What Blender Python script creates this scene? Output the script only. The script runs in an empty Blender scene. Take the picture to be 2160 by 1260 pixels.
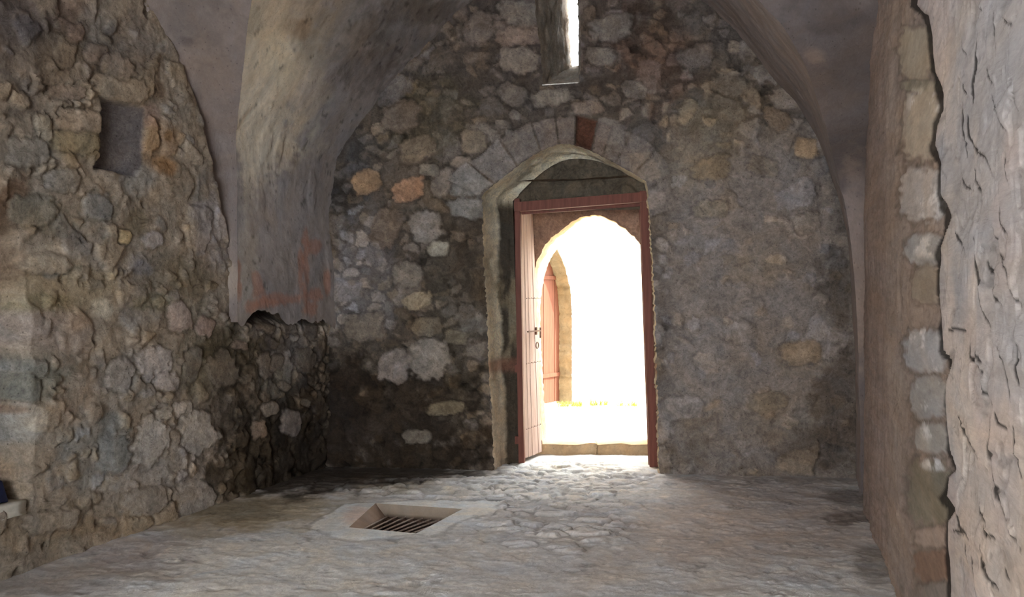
import bpy, bmesh, math, random
import numpy as np
from mathutils import Vector, Matrix

# ------------------------------------------------------------------ camera, sky, sun, exposure
S = bpy.context.scene
COL = S.collection
F = 1900.0                 # focal length in photo pixels (photo is 2160 x 1260)
EYE = 1.5                  # eye height in metres
cam_d = bpy.data.cameras.new('camera')
cam_d.sensor_width = 36.0
cam_d.lens = 36.0 * F / 2160.0
cam_d.clip_start = 0.05
cam = bpy.data.objects.new('camera', cam_d)
cam.location = (0, 0, EYE)
cam.rotation_euler = (math.pi / 2, 0, 0)
COL.objects.link(cam)
S.camera = cam

w = bpy.data.worlds.new('sky')
S.world = w
w.use_nodes = True
bg = w.node_tree.nodes['Background']
bg.inputs['Color'].default_value = (0.93, 0.97, 1.0, 1)
bg.inputs['Strength'].default_value = 84.0

sun_d = bpy.data.lights.new('sun', 'SUN')
sun_d.energy = 130.0
sun_d.angle = math.radians(2.0)
sun_d.color = (1.0, 0.95, 0.86)
sun = bpy.data.objects.new('sun', sun_d)
sun.rotation_euler = Vector((-0.62, 0.10, -1.0)).to_track_quat('-Z', 'Y').to_euler()
COL.objects.link(sun)

def area(name, loc, aim, sx, sy, power, color):
    l = bpy.data.lights.new(name, 'AREA')
    l.shape = 'RECTANGLE'
    l.size = sx; l.size_y = sy
    l.energy = power; l.color = color
    o = bpy.data.objects.new(name, l)
    o.location = loc
    o.rotation_euler = (Vector(aim) - Vector(loc)).to_track_quat('-Z', 'Y').to_euler()
    COL.objects.link(o)
    return o
# rear archway daylight, plus an unseen side fill added for the right wall
area('daylight_rear_archway', (-1.6, -3.9, 1.9), (-0.2, 5, 0.2), 3.0, 2.8, 120, (0.97, 0.97, 1.0))
area('daylight_side_window', (-4.9, -0.6, 2.1), (2.0, 4.0, 1.2), 1.8, 2.2, 42, (0.98, 0.97, 1.0))

vs = S.view_settings
S.display_settings.display_device = 'sRGB'
vs.view_transform = 'Standard'
vs.look = 'None'
vs.gamma = 1.0
vs.exposure = -1.95
vs.use_curve_mapping = False

# ------------------------------------------------------------------ numeric noise
def hsh(ix, iy, seed):
    ix = ix.astype(np.int64).astype(np.uint64); iy = iy.astype(np.int64).astype(np.uint64)
    h = ix * np.uint64(374761393) + iy * np.uint64(668265263) + np.uint64((seed * 974711 + 12345) & 0xffffffff)
    h &= np.uint64(0xffffffff)
    h = ((h ^ (h >> np.uint64(13))) * np.uint64(1274126177)) & np.uint64(0xffffffff)
    h = ((h ^ (h >> np.uint64(15))) * np.uint64(2246822519)) & np.uint64(0xffffffff)
    h ^= (h >> np.uint64(16))
    return h.astype(np.float64) / 4294967295.0

def vnoise(x, y, seed=0):                    # smooth value noise, -1..1
    x0 = np.floor(x); y0 = np.floor(y)
    fx = x - x0; fy = y - y0
    fx = fx * fx * fx * (fx * (fx * 6 - 15) + 10); fy = fy * fy * fy * (fy * (fy * 6 - 15) + 10)
    a = hsh(x0, y0, seed); b = hsh(x0 + 1, y0, seed); c = hsh(x0, y0 + 1, seed); d = hsh(x0 + 1, y0 + 1, seed)
    return (a * (1 - fx) * (1 - fy) + b * fx * (1 - fy) + c * (1 - fx) * fy + d * fx * fy) * 2 - 1

def fbm(x, y, seed=0, octv=4, gain=0.5):
    s = np.zeros_like(x, dtype=float); a = 1.0; t = 0
    for k in range(octv):
        s += a * vnoise(x * 2 ** k + 17.3 * k, y * 2 ** k - 9.1 * k, seed + k * 7)
        t += a; a *= gain
    return s / t

def voronoi(x, y, seed=0, jit=0.85):
    x0 = np.floor(x); y0 = np.floor(y)
    f1 = np.full(x.shape, 9.0); f2 = np.full(x.shape, 9.0)
    ci = np.zeros(x.shape); cj = np.zeros(x.shape)
    for i in (-1, 0, 1):
        for j in (-1, 0, 1):
            cx = x0 + i; cy = y0 + j
            px = cx + 0.5 + jit * (hsh(cx, cy, seed) - 0.5)
            py = cy + 0.5 + jit * (hsh(cx, cy, seed + 91) - 0.5)
            d = np.hypot(px - x, py - y)
            closer = d < f1
            f2 = np.where(closer, f1, np.minimum(f2, d))
            ci = np.where(closer, cx, ci); cj = np.where(closer, cy, cj)
            f1 = np.where(closer, d, f1)
    return f1, f2, ci, cj

def sst(a, b, x):
    t = np.clip((x - a) / (b - a), 0, 1)
    return t * t * (3 - 2 * t)

def lin(c):
    c = np.asarray(c, float) / 255.0
    c = np.where(c <= 0.04045, c / 12.92, ((c + 0.055) / 1.055) ** 2.4)
    g = c @ np.array([0.30, 0.55, 0.15])
    return (g + (c - g) * 0.72) * np.array([1.02, 1.0, 0.965])

def mix(a, b, m):
    return a + (b - a) * m[..., None]

# ------------------------------------------------------------------ tagging and meshes
def tag(o, label=None, cat=None, group=None, kind=None):
    if label: o['label'] = label
    if cat: o['category'] = cat
    if group: o['group'] = group
    if kind: o['kind'] = kind
    return o

def link(name, me, mat, parent=None):
    o = bpy.data.objects.new(name, me)
    if mat: me.materials.append(mat)
    COL.objects.link(o)
    if parent: o.parent = parent
    return o

def empty(name, loc=(0, 0, 0), rz=0):
    o = bpy.data.objects.new(name, None)
    o.empty_display_size = 0.1
    o.location = loc; o.rotation_euler = (0, 0, rz)
    COL.objects.link(o)
    return o

def mesh_np(name, V, Q, cols, mat, parent=None, smooth=True):
    me = bpy.data.meshes.new(name)
    V = np.ascontiguousarray(V, dtype=np.float32).reshape(-1, 3)
    Q = np.ascontiguousarray(Q, dtype=np.int32).reshape(-1, 4)
    used = np.zeros(len(V), bool); used[Q.ravel()] = True
    remap = np.cumsum(used) - 1
    V = V[used]; Q = remap[Q]
    me.vertices.add(len(V)); me.vertices.foreach_set('co', V.ravel())
    me.loops.add(Q.size); me.loops.foreach_set('vertex_index', Q.ravel().astype(np.int32))
    me.polygons.add(len(Q)); me.polygons.foreach_set('loop_start', (np.arange(len(Q)) * 4).astype(np.int32))
    me.update(calc_edges=True)
    me.validate()
    if smooth: me.polygons.foreach_set('use_smooth', np.ones(len(me.polygons), bool))
    if cols is not None:
        C4 = np.ones((len(V), 4), np.float32)
        C4[:, :3] = np.clip(cols.reshape(-1, 3)[used], 0, 1)
        at = me.color_attributes.new('Col', 'FLOAT_COLOR', 'POINT')
        at.data.foreach_set('color', C4.ravel())
    return link(name, me, mat, parent)

def grid_mesh(name, P, cols, mat, keep=None, flip=False, parent=None):
    ni, nj = P.shape[:2]
    idx = np.arange(ni * nj).reshape(ni, nj)
    Q = np.stack([idx[:-1, :-1], idx[1:, :-1], idx[1:, 1:], idx[:-1, 1:]], -1)
    if flip: Q = Q[..., ::-1]
    if keep is not None: Q = Q[keep]
    return mesh_np(name, P, Q.reshape(-1, 4), cols, mat, parent)

def photo(P):                                  # where a place in the room is found in the photo (for looking up its stains and painted shade)
    d = np.maximum(P[..., 1], 0.3)
    return 1080 + F * P[..., 0] / d, 630 - F * (P[..., 2] - EYE) / d

def at(px, py, d):
    return Vector(((px - 1080) / F * d, d, EYE + (630 - py) / F * d))

def at_floor(px, py, z=0.0):
    d = (EYE - z) * F / (py - 630)
    return Vector(((px - 1080) / F * d, d, z))

class Plane:
    def __init__(s, a, b):
        s.O = np.array(a, float); D = np.array(b, float) - s.O
        s.L = np.hypot(*D); s.D = D / s.L; s.N = np.array([s.D[1], -s.D[0]])
    def uz(s, px, py):
        a = (px - 1080) / F
        # t*(a,1) = O + u D
        t = (s.O[0] * s.D[1] - s.O[1] * s.D[0]) / (a * s.D[1] - s.D[0])
        u = (t * a - s.O[0]) * s.D[0] + (t - s.O[1]) * s.D[1]
        return u, EYE + (630 - py) / F * t
    def P(s, u, z, h=0.0):
        u, z, h = np.broadcast_arrays(np.asarray(u, float), np.asarray(z, float), np.asarray(h, float))
        return np.stack([s.O[0] + u * s.D[0] + h * s.N[0], s.O[1] + u * s.D[1] + h * s.N[1], z], -1)

END = Plane((-1.652, 8.05), (2.90, 7.50))
LEFT = Plane((-3.80, 1.50), (-1.652, 8.05))
RIGHT = Plane((2.705, 6.90), (0.78, 0.98))

# ------------------------------------------------------------------ materials
def nodes(name):
    m = bpy.data.materials.new(name); m.use_nodes = True
    nt = m.node_tree
    b = nt.nodes['Principled BSDF']
    b.inputs['Specular IOR Level'].default_value = 0.2
    return m, nt, b

def stone_material(name, rough=0.95, fine=0.5, bump=0.5, scale=1.0, stretch=(1, 1, 1), spec=0.15, pits=0.5, turn=0.0):
    m, nt, b = nodes(name)
    N = nt.nodes.new; Lk = nt.links.new
    at_ = N('ShaderNodeAttribute'); at_.attribute_name = 'Col'
    tc = N('ShaderNodeTexCoord'); mp = N('ShaderNodeMapping'); mp.inputs['Scale'].default_value = stretch
    mp.vector_type = 'TEXTURE' if turn else 'POINT'
    if turn: mp.inputs['Rotation'].default_value = (0, 0, turn); mp.inputs['Scale'].default_value = [1 / q for q in stretch]
    Lk(tc.outputs['Object'], mp.inputs['Vector'])
    def noise(sc, det=6, ro=0.65, dist=0.0):
        n = N('ShaderNodeTexNoise'); n.inputs['Scale'].default_value = sc * scale
        n.inputs['Detail'].default_value = det; n.inputs['Roughness'].default_value = ro
        n.inputs['Distortion'].default_value = dist
        Lk(mp.outputs['Vector'], n.inputs['Vector']); return n
    n1 = noise(8, 10, 0.78, 1.2); n2 = noise(46, 8, 0.8, 0.6); n3 = noise(3.1, 5, 0.6, 0.8)
    def rng(n, a, b_, lo, hi):
        r = N('ShaderNodeMapRange'); r.inputs['From Min'].default_value = a; r.inputs['From Max'].default_value = b_
        r.inputs['To Min'].default_value = lo; r.inputs['To Max'].default_value = hi
        Lk(n.outputs['Fac'], r.inputs['Value']); return r
    r1 = rng(n1, 0.3, 0.7, 1 - 0.62 * fine, 1 + 0.62 * fine)
    r2 = rng(n2, 0.3, 0.7, 1 - 0.55 * fine, 1 + 0.5 * fine)
    mm = N('ShaderNodeMath'); mm.operation = 'MULTIPLY'
    Lk(r1.outputs[0], mm.inputs[0]); Lk(r2.outputs[0], mm.inputs[1])
    # small dark pits
    vo = N('ShaderNodeTexVoronoi'); vo.inputs['Scale'].default_value = 26 * scale
    Lk(mp.outputs['Vector'], vo.inputs['Vector'])
    vr = N('ShaderNodeMapRange'); vr.inputs['From Min'].default_value = 0.06; vr.inputs['From Max'].default_value = 0.16
    vr.inputs['To Min'].default_value = 1 - pits; vr.inputs['To Max'].default_value = 1.0
    Lk(vo.outputs['Distance'], vr.inputs['Value'])
    m2 = N('ShaderNodeMath'); m2.operation = 'MULTIPLY'
    Lk(mm.outputs[0], m2.inputs[0]); Lk(vr.outputs[0], m2.inputs[1])
    vm = N('ShaderNodeVectorMath'); vm.operation = 'SCALE'
    Lk(at_.outputs['Color'], vm.inputs[0]); Lk(m2.outputs[0], vm.inputs['Scale'])
    # hue drift warm / cool
    ra = N('ShaderNodeValToRGB')
    ra.color_ramp.elements[0].position = 0.32; ra.color_ramp.elements[0].color = (1.07, 1.0, 0.92, 1)
    ra.color_ramp.elements[1].position = 0.68; ra.color_ramp.elements[1].color = (0.95, 1.0, 1.07, 1)
    Lk(n3.outputs['Fac'], ra.inputs['Fac'])
    vx = N('ShaderNodeVectorMath'); vx.operation = 'MULTIPLY'
    Lk(vm.outputs[0], vx.inputs[0]); Lk(ra.outputs['Color'], vx.inputs[1])
    Lk(vx.outputs[0], b.inputs['Base Color'])
    b.inputs['Roughness'].default_value = rough
    b.inputs['Specular IOR Level'].default_value = spec
    b1 = N('ShaderNodeBump'); b1.inputs['Strength'].default_value = bump; b1.inputs['Distance'].default_value = 0.03
    b2 = N('ShaderNodeBump'); b2.inputs['Strength'].default_value = bump; b2.inputs['Distance'].default_value = 0.012
    Lk(n1.outputs['Fac'], b1.inputs['Height']); Lk(n2.outputs['Fac'], b2.inputs['Height'])
    Lk(b1.outputs['Normal'], b2.inputs['Normal']); Lk(b2.outputs['Normal'], b.inputs['Normal'])
    return m

def wood_material(name, c1, c2, rough=0.6, ax=(14, 14, 1.0)):
    m, nt, b = nodes(name)
    N = nt.nodes.new; Lk = nt.links.new
    tc = N('ShaderNodeTexCoord'); mp = N('ShaderNodeMapping'); mp.inputs['Scale'].default_value = ax
    Lk(tc.outputs['Object'], mp.inputs['Vector'])
    n = N('ShaderNodeTexNoise'); n.inputs['Scale'].default_value = 3; n.inputs['Detail'].default_value = 8
    n.inputs['Roughness'].default_value = 0.65
    Lk(mp.outputs['Vector'], n.inputs['Vector'])
    r = N('ShaderNodeValToRGB')
    r.color_ramp.elements[0].position = 0.35; r.color_ramp.elements[0].color = (*c1, 1)
    r.color_ramp.elements[1].position = 0.68; r.color_ramp.elements[1].color = (*c2, 1)
    Lk(n.outputs['Fac'], r.inputs['Fac']); Lk(r.outputs['Color'], b.inputs['Base Color'])
    bp = N('ShaderNodeBump'); bp.inputs['Strength'].default_value = 0.4; bp.inputs['Distance'].default_value = 0.004
    Lk(n.outputs['Fac'], bp.inputs['Height']); Lk(bp.outputs['Normal'], b.inputs['Normal'])
    b.inputs['Roughness'].default_value = rough
    return m

def plain_material(name, c, rough=0.6, metal=0.0, var=0.3, sc=40):
    m, nt, b = nodes(name)
    N = nt.nodes.new; Lk = nt.links.new
    tc = N('ShaderNodeTexCoord')
    n = N('ShaderNodeTexNoise'); n.inputs['Scale'].default_value = sc; n.inputs['Detail'].default_value = 5
    Lk(tc.outputs['Object'], n.inputs['Vector'])
    r = N('ShaderNodeValToRGB')
    r.color_ramp.elements[0].position = 0.3; r.color_ramp.elements[0].color = (*[x * (1 - var) for x in c], 1)
    r.color_ramp.elements[1].position = 0.7; r.color_ramp.elements[1].color = (*[min(1, x * (1 + var)) for x in c], 1)
    Lk(n.outputs['Fac'], r.inputs['Fac']); Lk(r.outputs['Color'], b.inputs['Base Color'])
    b.inputs['Roughness'].default_value = rough; b.inputs['Metallic'].default_value = metal
    return m

M_RUBBLE = stone_material('rubble_masonry', fine=0.72, bump=0.5)
M_PLASTER = stone_material('old_plaster', fine=0.22, bump=0.3, stretch=(1, 1, 0.6), pits=0.35)
M_RENDER = stone_material('peeling_render', fine=0.3, bump=0.3, stretch=(0.22, 1.0, 1.0), pits=0.1, turn=math.radians(71.8))
M_FLOOR = stone_material('worn_floor_stone', rough=0.75, fine=0.33, bump=0.4, spec=0.35, pits=0.2)
M_JAMB = stone_material('jamb_stone', fine=0.55, bump=0.9, scale=1.4)
M_OUT = stone_material('limestone', fine=0.3, bump=0.4)
M_CONC = stone_material('concrete', fine=0.15, bump=0.15, pits=0.05)
M_FRAME = wood_material('red_brown_painted_wood', (0.085, 0.022, 0.013), (0.14, 0.042, 0.026), 0.55)
M_LEAF = wood_material('faded_pink_planks', (0.52, 0.36, 0.29), (0.74, 0.58, 0.50), 0.7, (22, 22, 1.2))
M_OUTDOOR = wood_material('orange_brown_planks', (0.085, 0.030, 0.017), (0.13, 0.050, 0.030), 0.7, (16, 16, 1.0))
M_IRON = plain_material('rusted_iron', (0.13, 0.075, 0.055), 0.6, 0.5)
M_BAR = plain_material('worn_grate_iron', (0.62, 0.52, 0.46), 0.45, 0.2)
M_PIT = plain_material('dark_earth', (0.05, 0.035, 0.028), 0.95)  # darkness of the pit put into its base colour
M_BLUE = plain_material('navy_cloth', (0.005, 0.008, 0.03), 0.7)
M_ROD = plain_material('pale_metal', (0.75, 0.72, 0.68), 0.4)
M_GRASS = plain_material('grass_blades', (0.22, 0.26, 0.06), 0.8, 0, 0.4)
M_SHELL = plain_material('shell_stone', (0.22, 0.19, 0.17), 0.95, 0, 0.2, 4)

# ------------------------------------------------------------------ masonry pattern
def masonry(u, z, seed, size, cover, H=0.03, aspect=1.25, wavy=0.35):
    """irregular rubble: returns (height, stone mask, lightness, hue) of stones of the given size"""
    wx = fbm(u / size * 0.9, z / size * 0.9, seed + 5, 3) * wavy
    wy = fbm(u / size * 0.9 + 40, z / size * 0.9, seed + 6, 3) * wavy
    x = u / (size * aspect) + wx; y = z / size + wy
    f1, f2, ci, cj = voronoi(x, y, seed)
    r1 = hsh(ci, cj, seed + 21); r2 = hsh(ci, cj, seed + 22); r3 = hsh(ci, cj, seed + 23); r4 = hsh(ci, cj, seed + 24)
    e = f2 - f1 + 0.20 * fbm(u * 4.2 / size, z * 4.2 / size, seed + 9, 4, .6)
    lo = 0.03 + 0.20 * r4
    m = sst(lo, lo + 0.20, e)
    show = sst(-0.05, 0.05, r2 - cover)
    m = m * show
    dome = np.sqrt(np.clip(e / 0.7, 0, 1))
    tilt = (r1 - 0.5) * (x - ci - 0.5) + (r3 - 0.5) * (y - cj - 0.5)
    h = m * H * (0.35 + 0.5 * dome + 0.7 * r3 + 0.8 * tilt)
    return h, m, r1, r3

def blobs(px, py, col, table, nz, seed):
    """stains and patches with ragged edges: (px, py, rx, ry, colour, strength)"""
    for k, (x, y, rx, ry, c, s) in enumerate(table):
        sel = (np.abs(px - x) < 1.9 * rx) & (np.abs(py - y) < 1.9 * ry)
        if not sel.any(): continue
        d = np.hypot((px[sel] - x) / rx, (py[sel] - y) / ry) + 0.55 * nz[sel]
        m = s * sst(1.25, 0.55, d)
        col[sel] = col[sel] + (lin(c) - col[sel]) * m[..., None]
    return col

def fixed_stones(px, py, h, col, table, nz, H, gain, hard=1.0):
    """single stones of known place: (px, py, rx, ry, rotation in degrees, colour)"""
    for (x, y, rx, ry, rot, c) in table:
        R = 1.5 * max(rx, ry)
        sel = (np.abs(px - x) < R) & (np.abs(py - y) < R)
        if not sel.any(): continue
        a = math.radians(rot)
        dx = px[sel] - x; dy = py[sel] - y
        qx = np.abs(dx * math.cos(a) + dy * math.sin(a)) / rx; qy = np.abs(-dx * math.sin(a) + dy * math.cos(a)) / ry
        d = (qx ** 3.2 + qy ** 3.2) ** (1 / 3.2) + 0.34 * nz[sel] + 0.14 * vnoise(dx * .11 + x, dy * .11 + y, 5)
        m = sst(1.12, 1.12 - .28 * (2 - hard), d)
        rim = sst(1.30, 1.05, d) * (1 - m)
        hh = h[sel] * (1 - 0.8 * np.maximum(m, rim)) + m * H * (0.5 + 0.25 * np.sqrt(np.clip(1.05 - d, 0, 1))) - rim * 0.3 * H
        h[sel] = hh
        cc = col[sel] * (1 - 0.34 * hard * rim[..., None])
        cs = lin(c) * gain
        col[sel] = cc + (cs * (1 + 0.55 * nz[sel])[..., None] - cc) * (0.85 * m)[..., None]
    return h, col

def poly_dist(px, py, pts):
    """signed distance to a closed outline, negative inside"""
    d = np.full(px.shape, 1e9); ins = np.zeros(px.shape, bool)
    n = len(pts)
    for i in range(n):
        x0, y0 = pts[i]; x1, y1 = pts[(i + 1) % n]
        ex, ey = x1 - x0, y1 - y0
        t = np.clip(((px - x0) * ex + (py - y0) * ey) / (ex * ex + ey * ey + 1e-12), 0, 1)
        d = np.minimum(d, np.hypot(px - x0 - t * ex, py - y0 - t * ey))
        if y0 != y1:
            c = ((y0 > py) != (y1 > py)) & (px < (x1 - x0) * (py - y0) / (y1 - y0) + x0)
            ins ^= c
    return np.where(ins, -d, d)

def resample(pts, step):
    out = []
    for (x0, y0), (x1, y1) in zip(pts[:-1], pts[1:]):
        n = max(1, int(math.hypot(x1 - x0, y1 - y0) / step))
        for k in range(n): out.append((x0 + (x1 - x0) * k / n, y0 + (y1 - y0) * k / n))
    out.append(pts[-1]); return np.array(out)

def snap_to(u, z, outline, keep, inside, reach):
    """pull the grid points that border a hole onto its outline"""
    bord = np.zeros(u.shape, bool)
    hole = ~keep
    bord[:-1, :-1] |= hole; bord[1:, :-1] |= hole; bord[1:, 1:] |= hole; bord[:-1, 1:] |= hole
    k2 = np.zeros(u.shape, bool)
    k2[:-1, :-1] |= keep; k2[1:, :-1] |= keep; k2[1:, 1:] |= keep; k2[:-1, 1:] |= keep
    ii = np.argwhere(bord & k2 & inside)
    for i, j in ii:
        dd = (outline[:, 0] - u[i, j]) ** 2 + (outline[:, 1] - z[i, j]) ** 2
        k = int(np.argmin(dd))
        if dd[k] < reach ** 2:
            u[i, j], z[i, j] = outline[k]

# ================================================================== END WALL
# the doorway recess and the slit, outlines on the wall's face (u, z)
door_px = [(1042, 1010), (1041, 960), (1037, 880), (1030, 760), (1027, 650), (1020, 560), (1018, 470), (1017, 414), (1030, 399),
           (1055, 379), (1080, 360), (1105, 341), (1130, 325), (1155, 312), (1180, 304), (1200, 303), (1215, 308), (1243, 317),
           (1270, 330), (1297, 345), (1320, 358), (1345, 372), (1363, 383), (1366, 402), (1374, 520), (1381, 640), (1384, 760),
           (1388, 880), (1390, 960), (1391, 1012)]
door_uz = resample([END.uz(*p) for p in door_px], 0.02)
rs = np.random.RandomState(4)
for k in range(2, len(door_uz) - 2):           # ragged arris, smoother along the arch
    amp = 0.009 if door_uz[k, 1] < 2.4 else 0.004
    door_uz[k] += rs.uniform(-amp, amp, 2)
door_uz[0, 1] = door_uz[-1, 1] = -0.06
slit_px = [(1216, -60), (1224, 40), (1226, 100), (1222, 175), (1180, 178), (1146, 180), (1144, 150), (1138, 90), (1130, 30), (1126, -60)]
slit_uz = resample([END.uz(*p) for p in slit_px], 0.02)
slit_uz[1:-1] += rs.uniform(-0.006, 0.006, slit_uz[1:-1].shape)

def voussoirs(px, py, h, col, nz, gain):
    """the ring of cut stones over the doorway arch"""
    cx, cy = 1205.0, 520.0
    ang = np.degrees(np.arctan2(cy - py, px - cx)); r = np.hypot(px - cx, py - cy)
    # intrados radius follows the flat pointed arch
    A = np.array([20, 32, 42, 60, 75, 90, 100, 118, 135, 148, 165])
    R = np.array([175, 185, 205, 203, 208, 217, 218, 212, 205, 225, 228])
    r0 = np.interp(ang, A, R)
    q = (r - r0)
    joints = np.array([20, 36, 49, 62, 71, 78, 88, 97, 108, 124, 141, 152])
    cols = [(96, 86, 82), (92, 84, 80), (98, 88, 84), (86, 78, 74), (82, 70, 64), (60, 34, 22), (80, 70, 66), (88, 78, 74), (84, 76, 72), (92, 86, 84), (96, 92, 90)]
    wid = [60, 66, 70, 64, 60, 62, 56, 58, 62, 66, 70]
    for k in range(len(joints) - 1):
        a0, a1 = joints[k], joints[k + 1]
        da = np.minimum(ang - a0, a1 - ang) * np.pi / 180 * r
        inside = np.minimum(np.minimum(da, q + 6), wid[k] - q) + 2.2 * nz
        m = sst(0.5, 3.5, inside)
        sel = m > 0
        c = lin(cols[k]) * gain
        H = -0.035 if k == 5 else 0.006
        h[sel] = h[sel] * (1 - m[sel]) + m[sel] * (H + 0.003 * nz[sel])
        st = 1.0 if k == 5 else (0.45 if k < 4 else 0.75)
        col[sel] = col[sel] + (c * (0.9 + 0.45 * nz[sel])[..., None] - col[sel]) * (st * m[sel])[..., None]
        rim = sst(-4, 0, inside) * (1 - m)
        col *= (1 - (0.10 if k < 4 else 0.22) * rim)[..., None]
    return h, col

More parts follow.
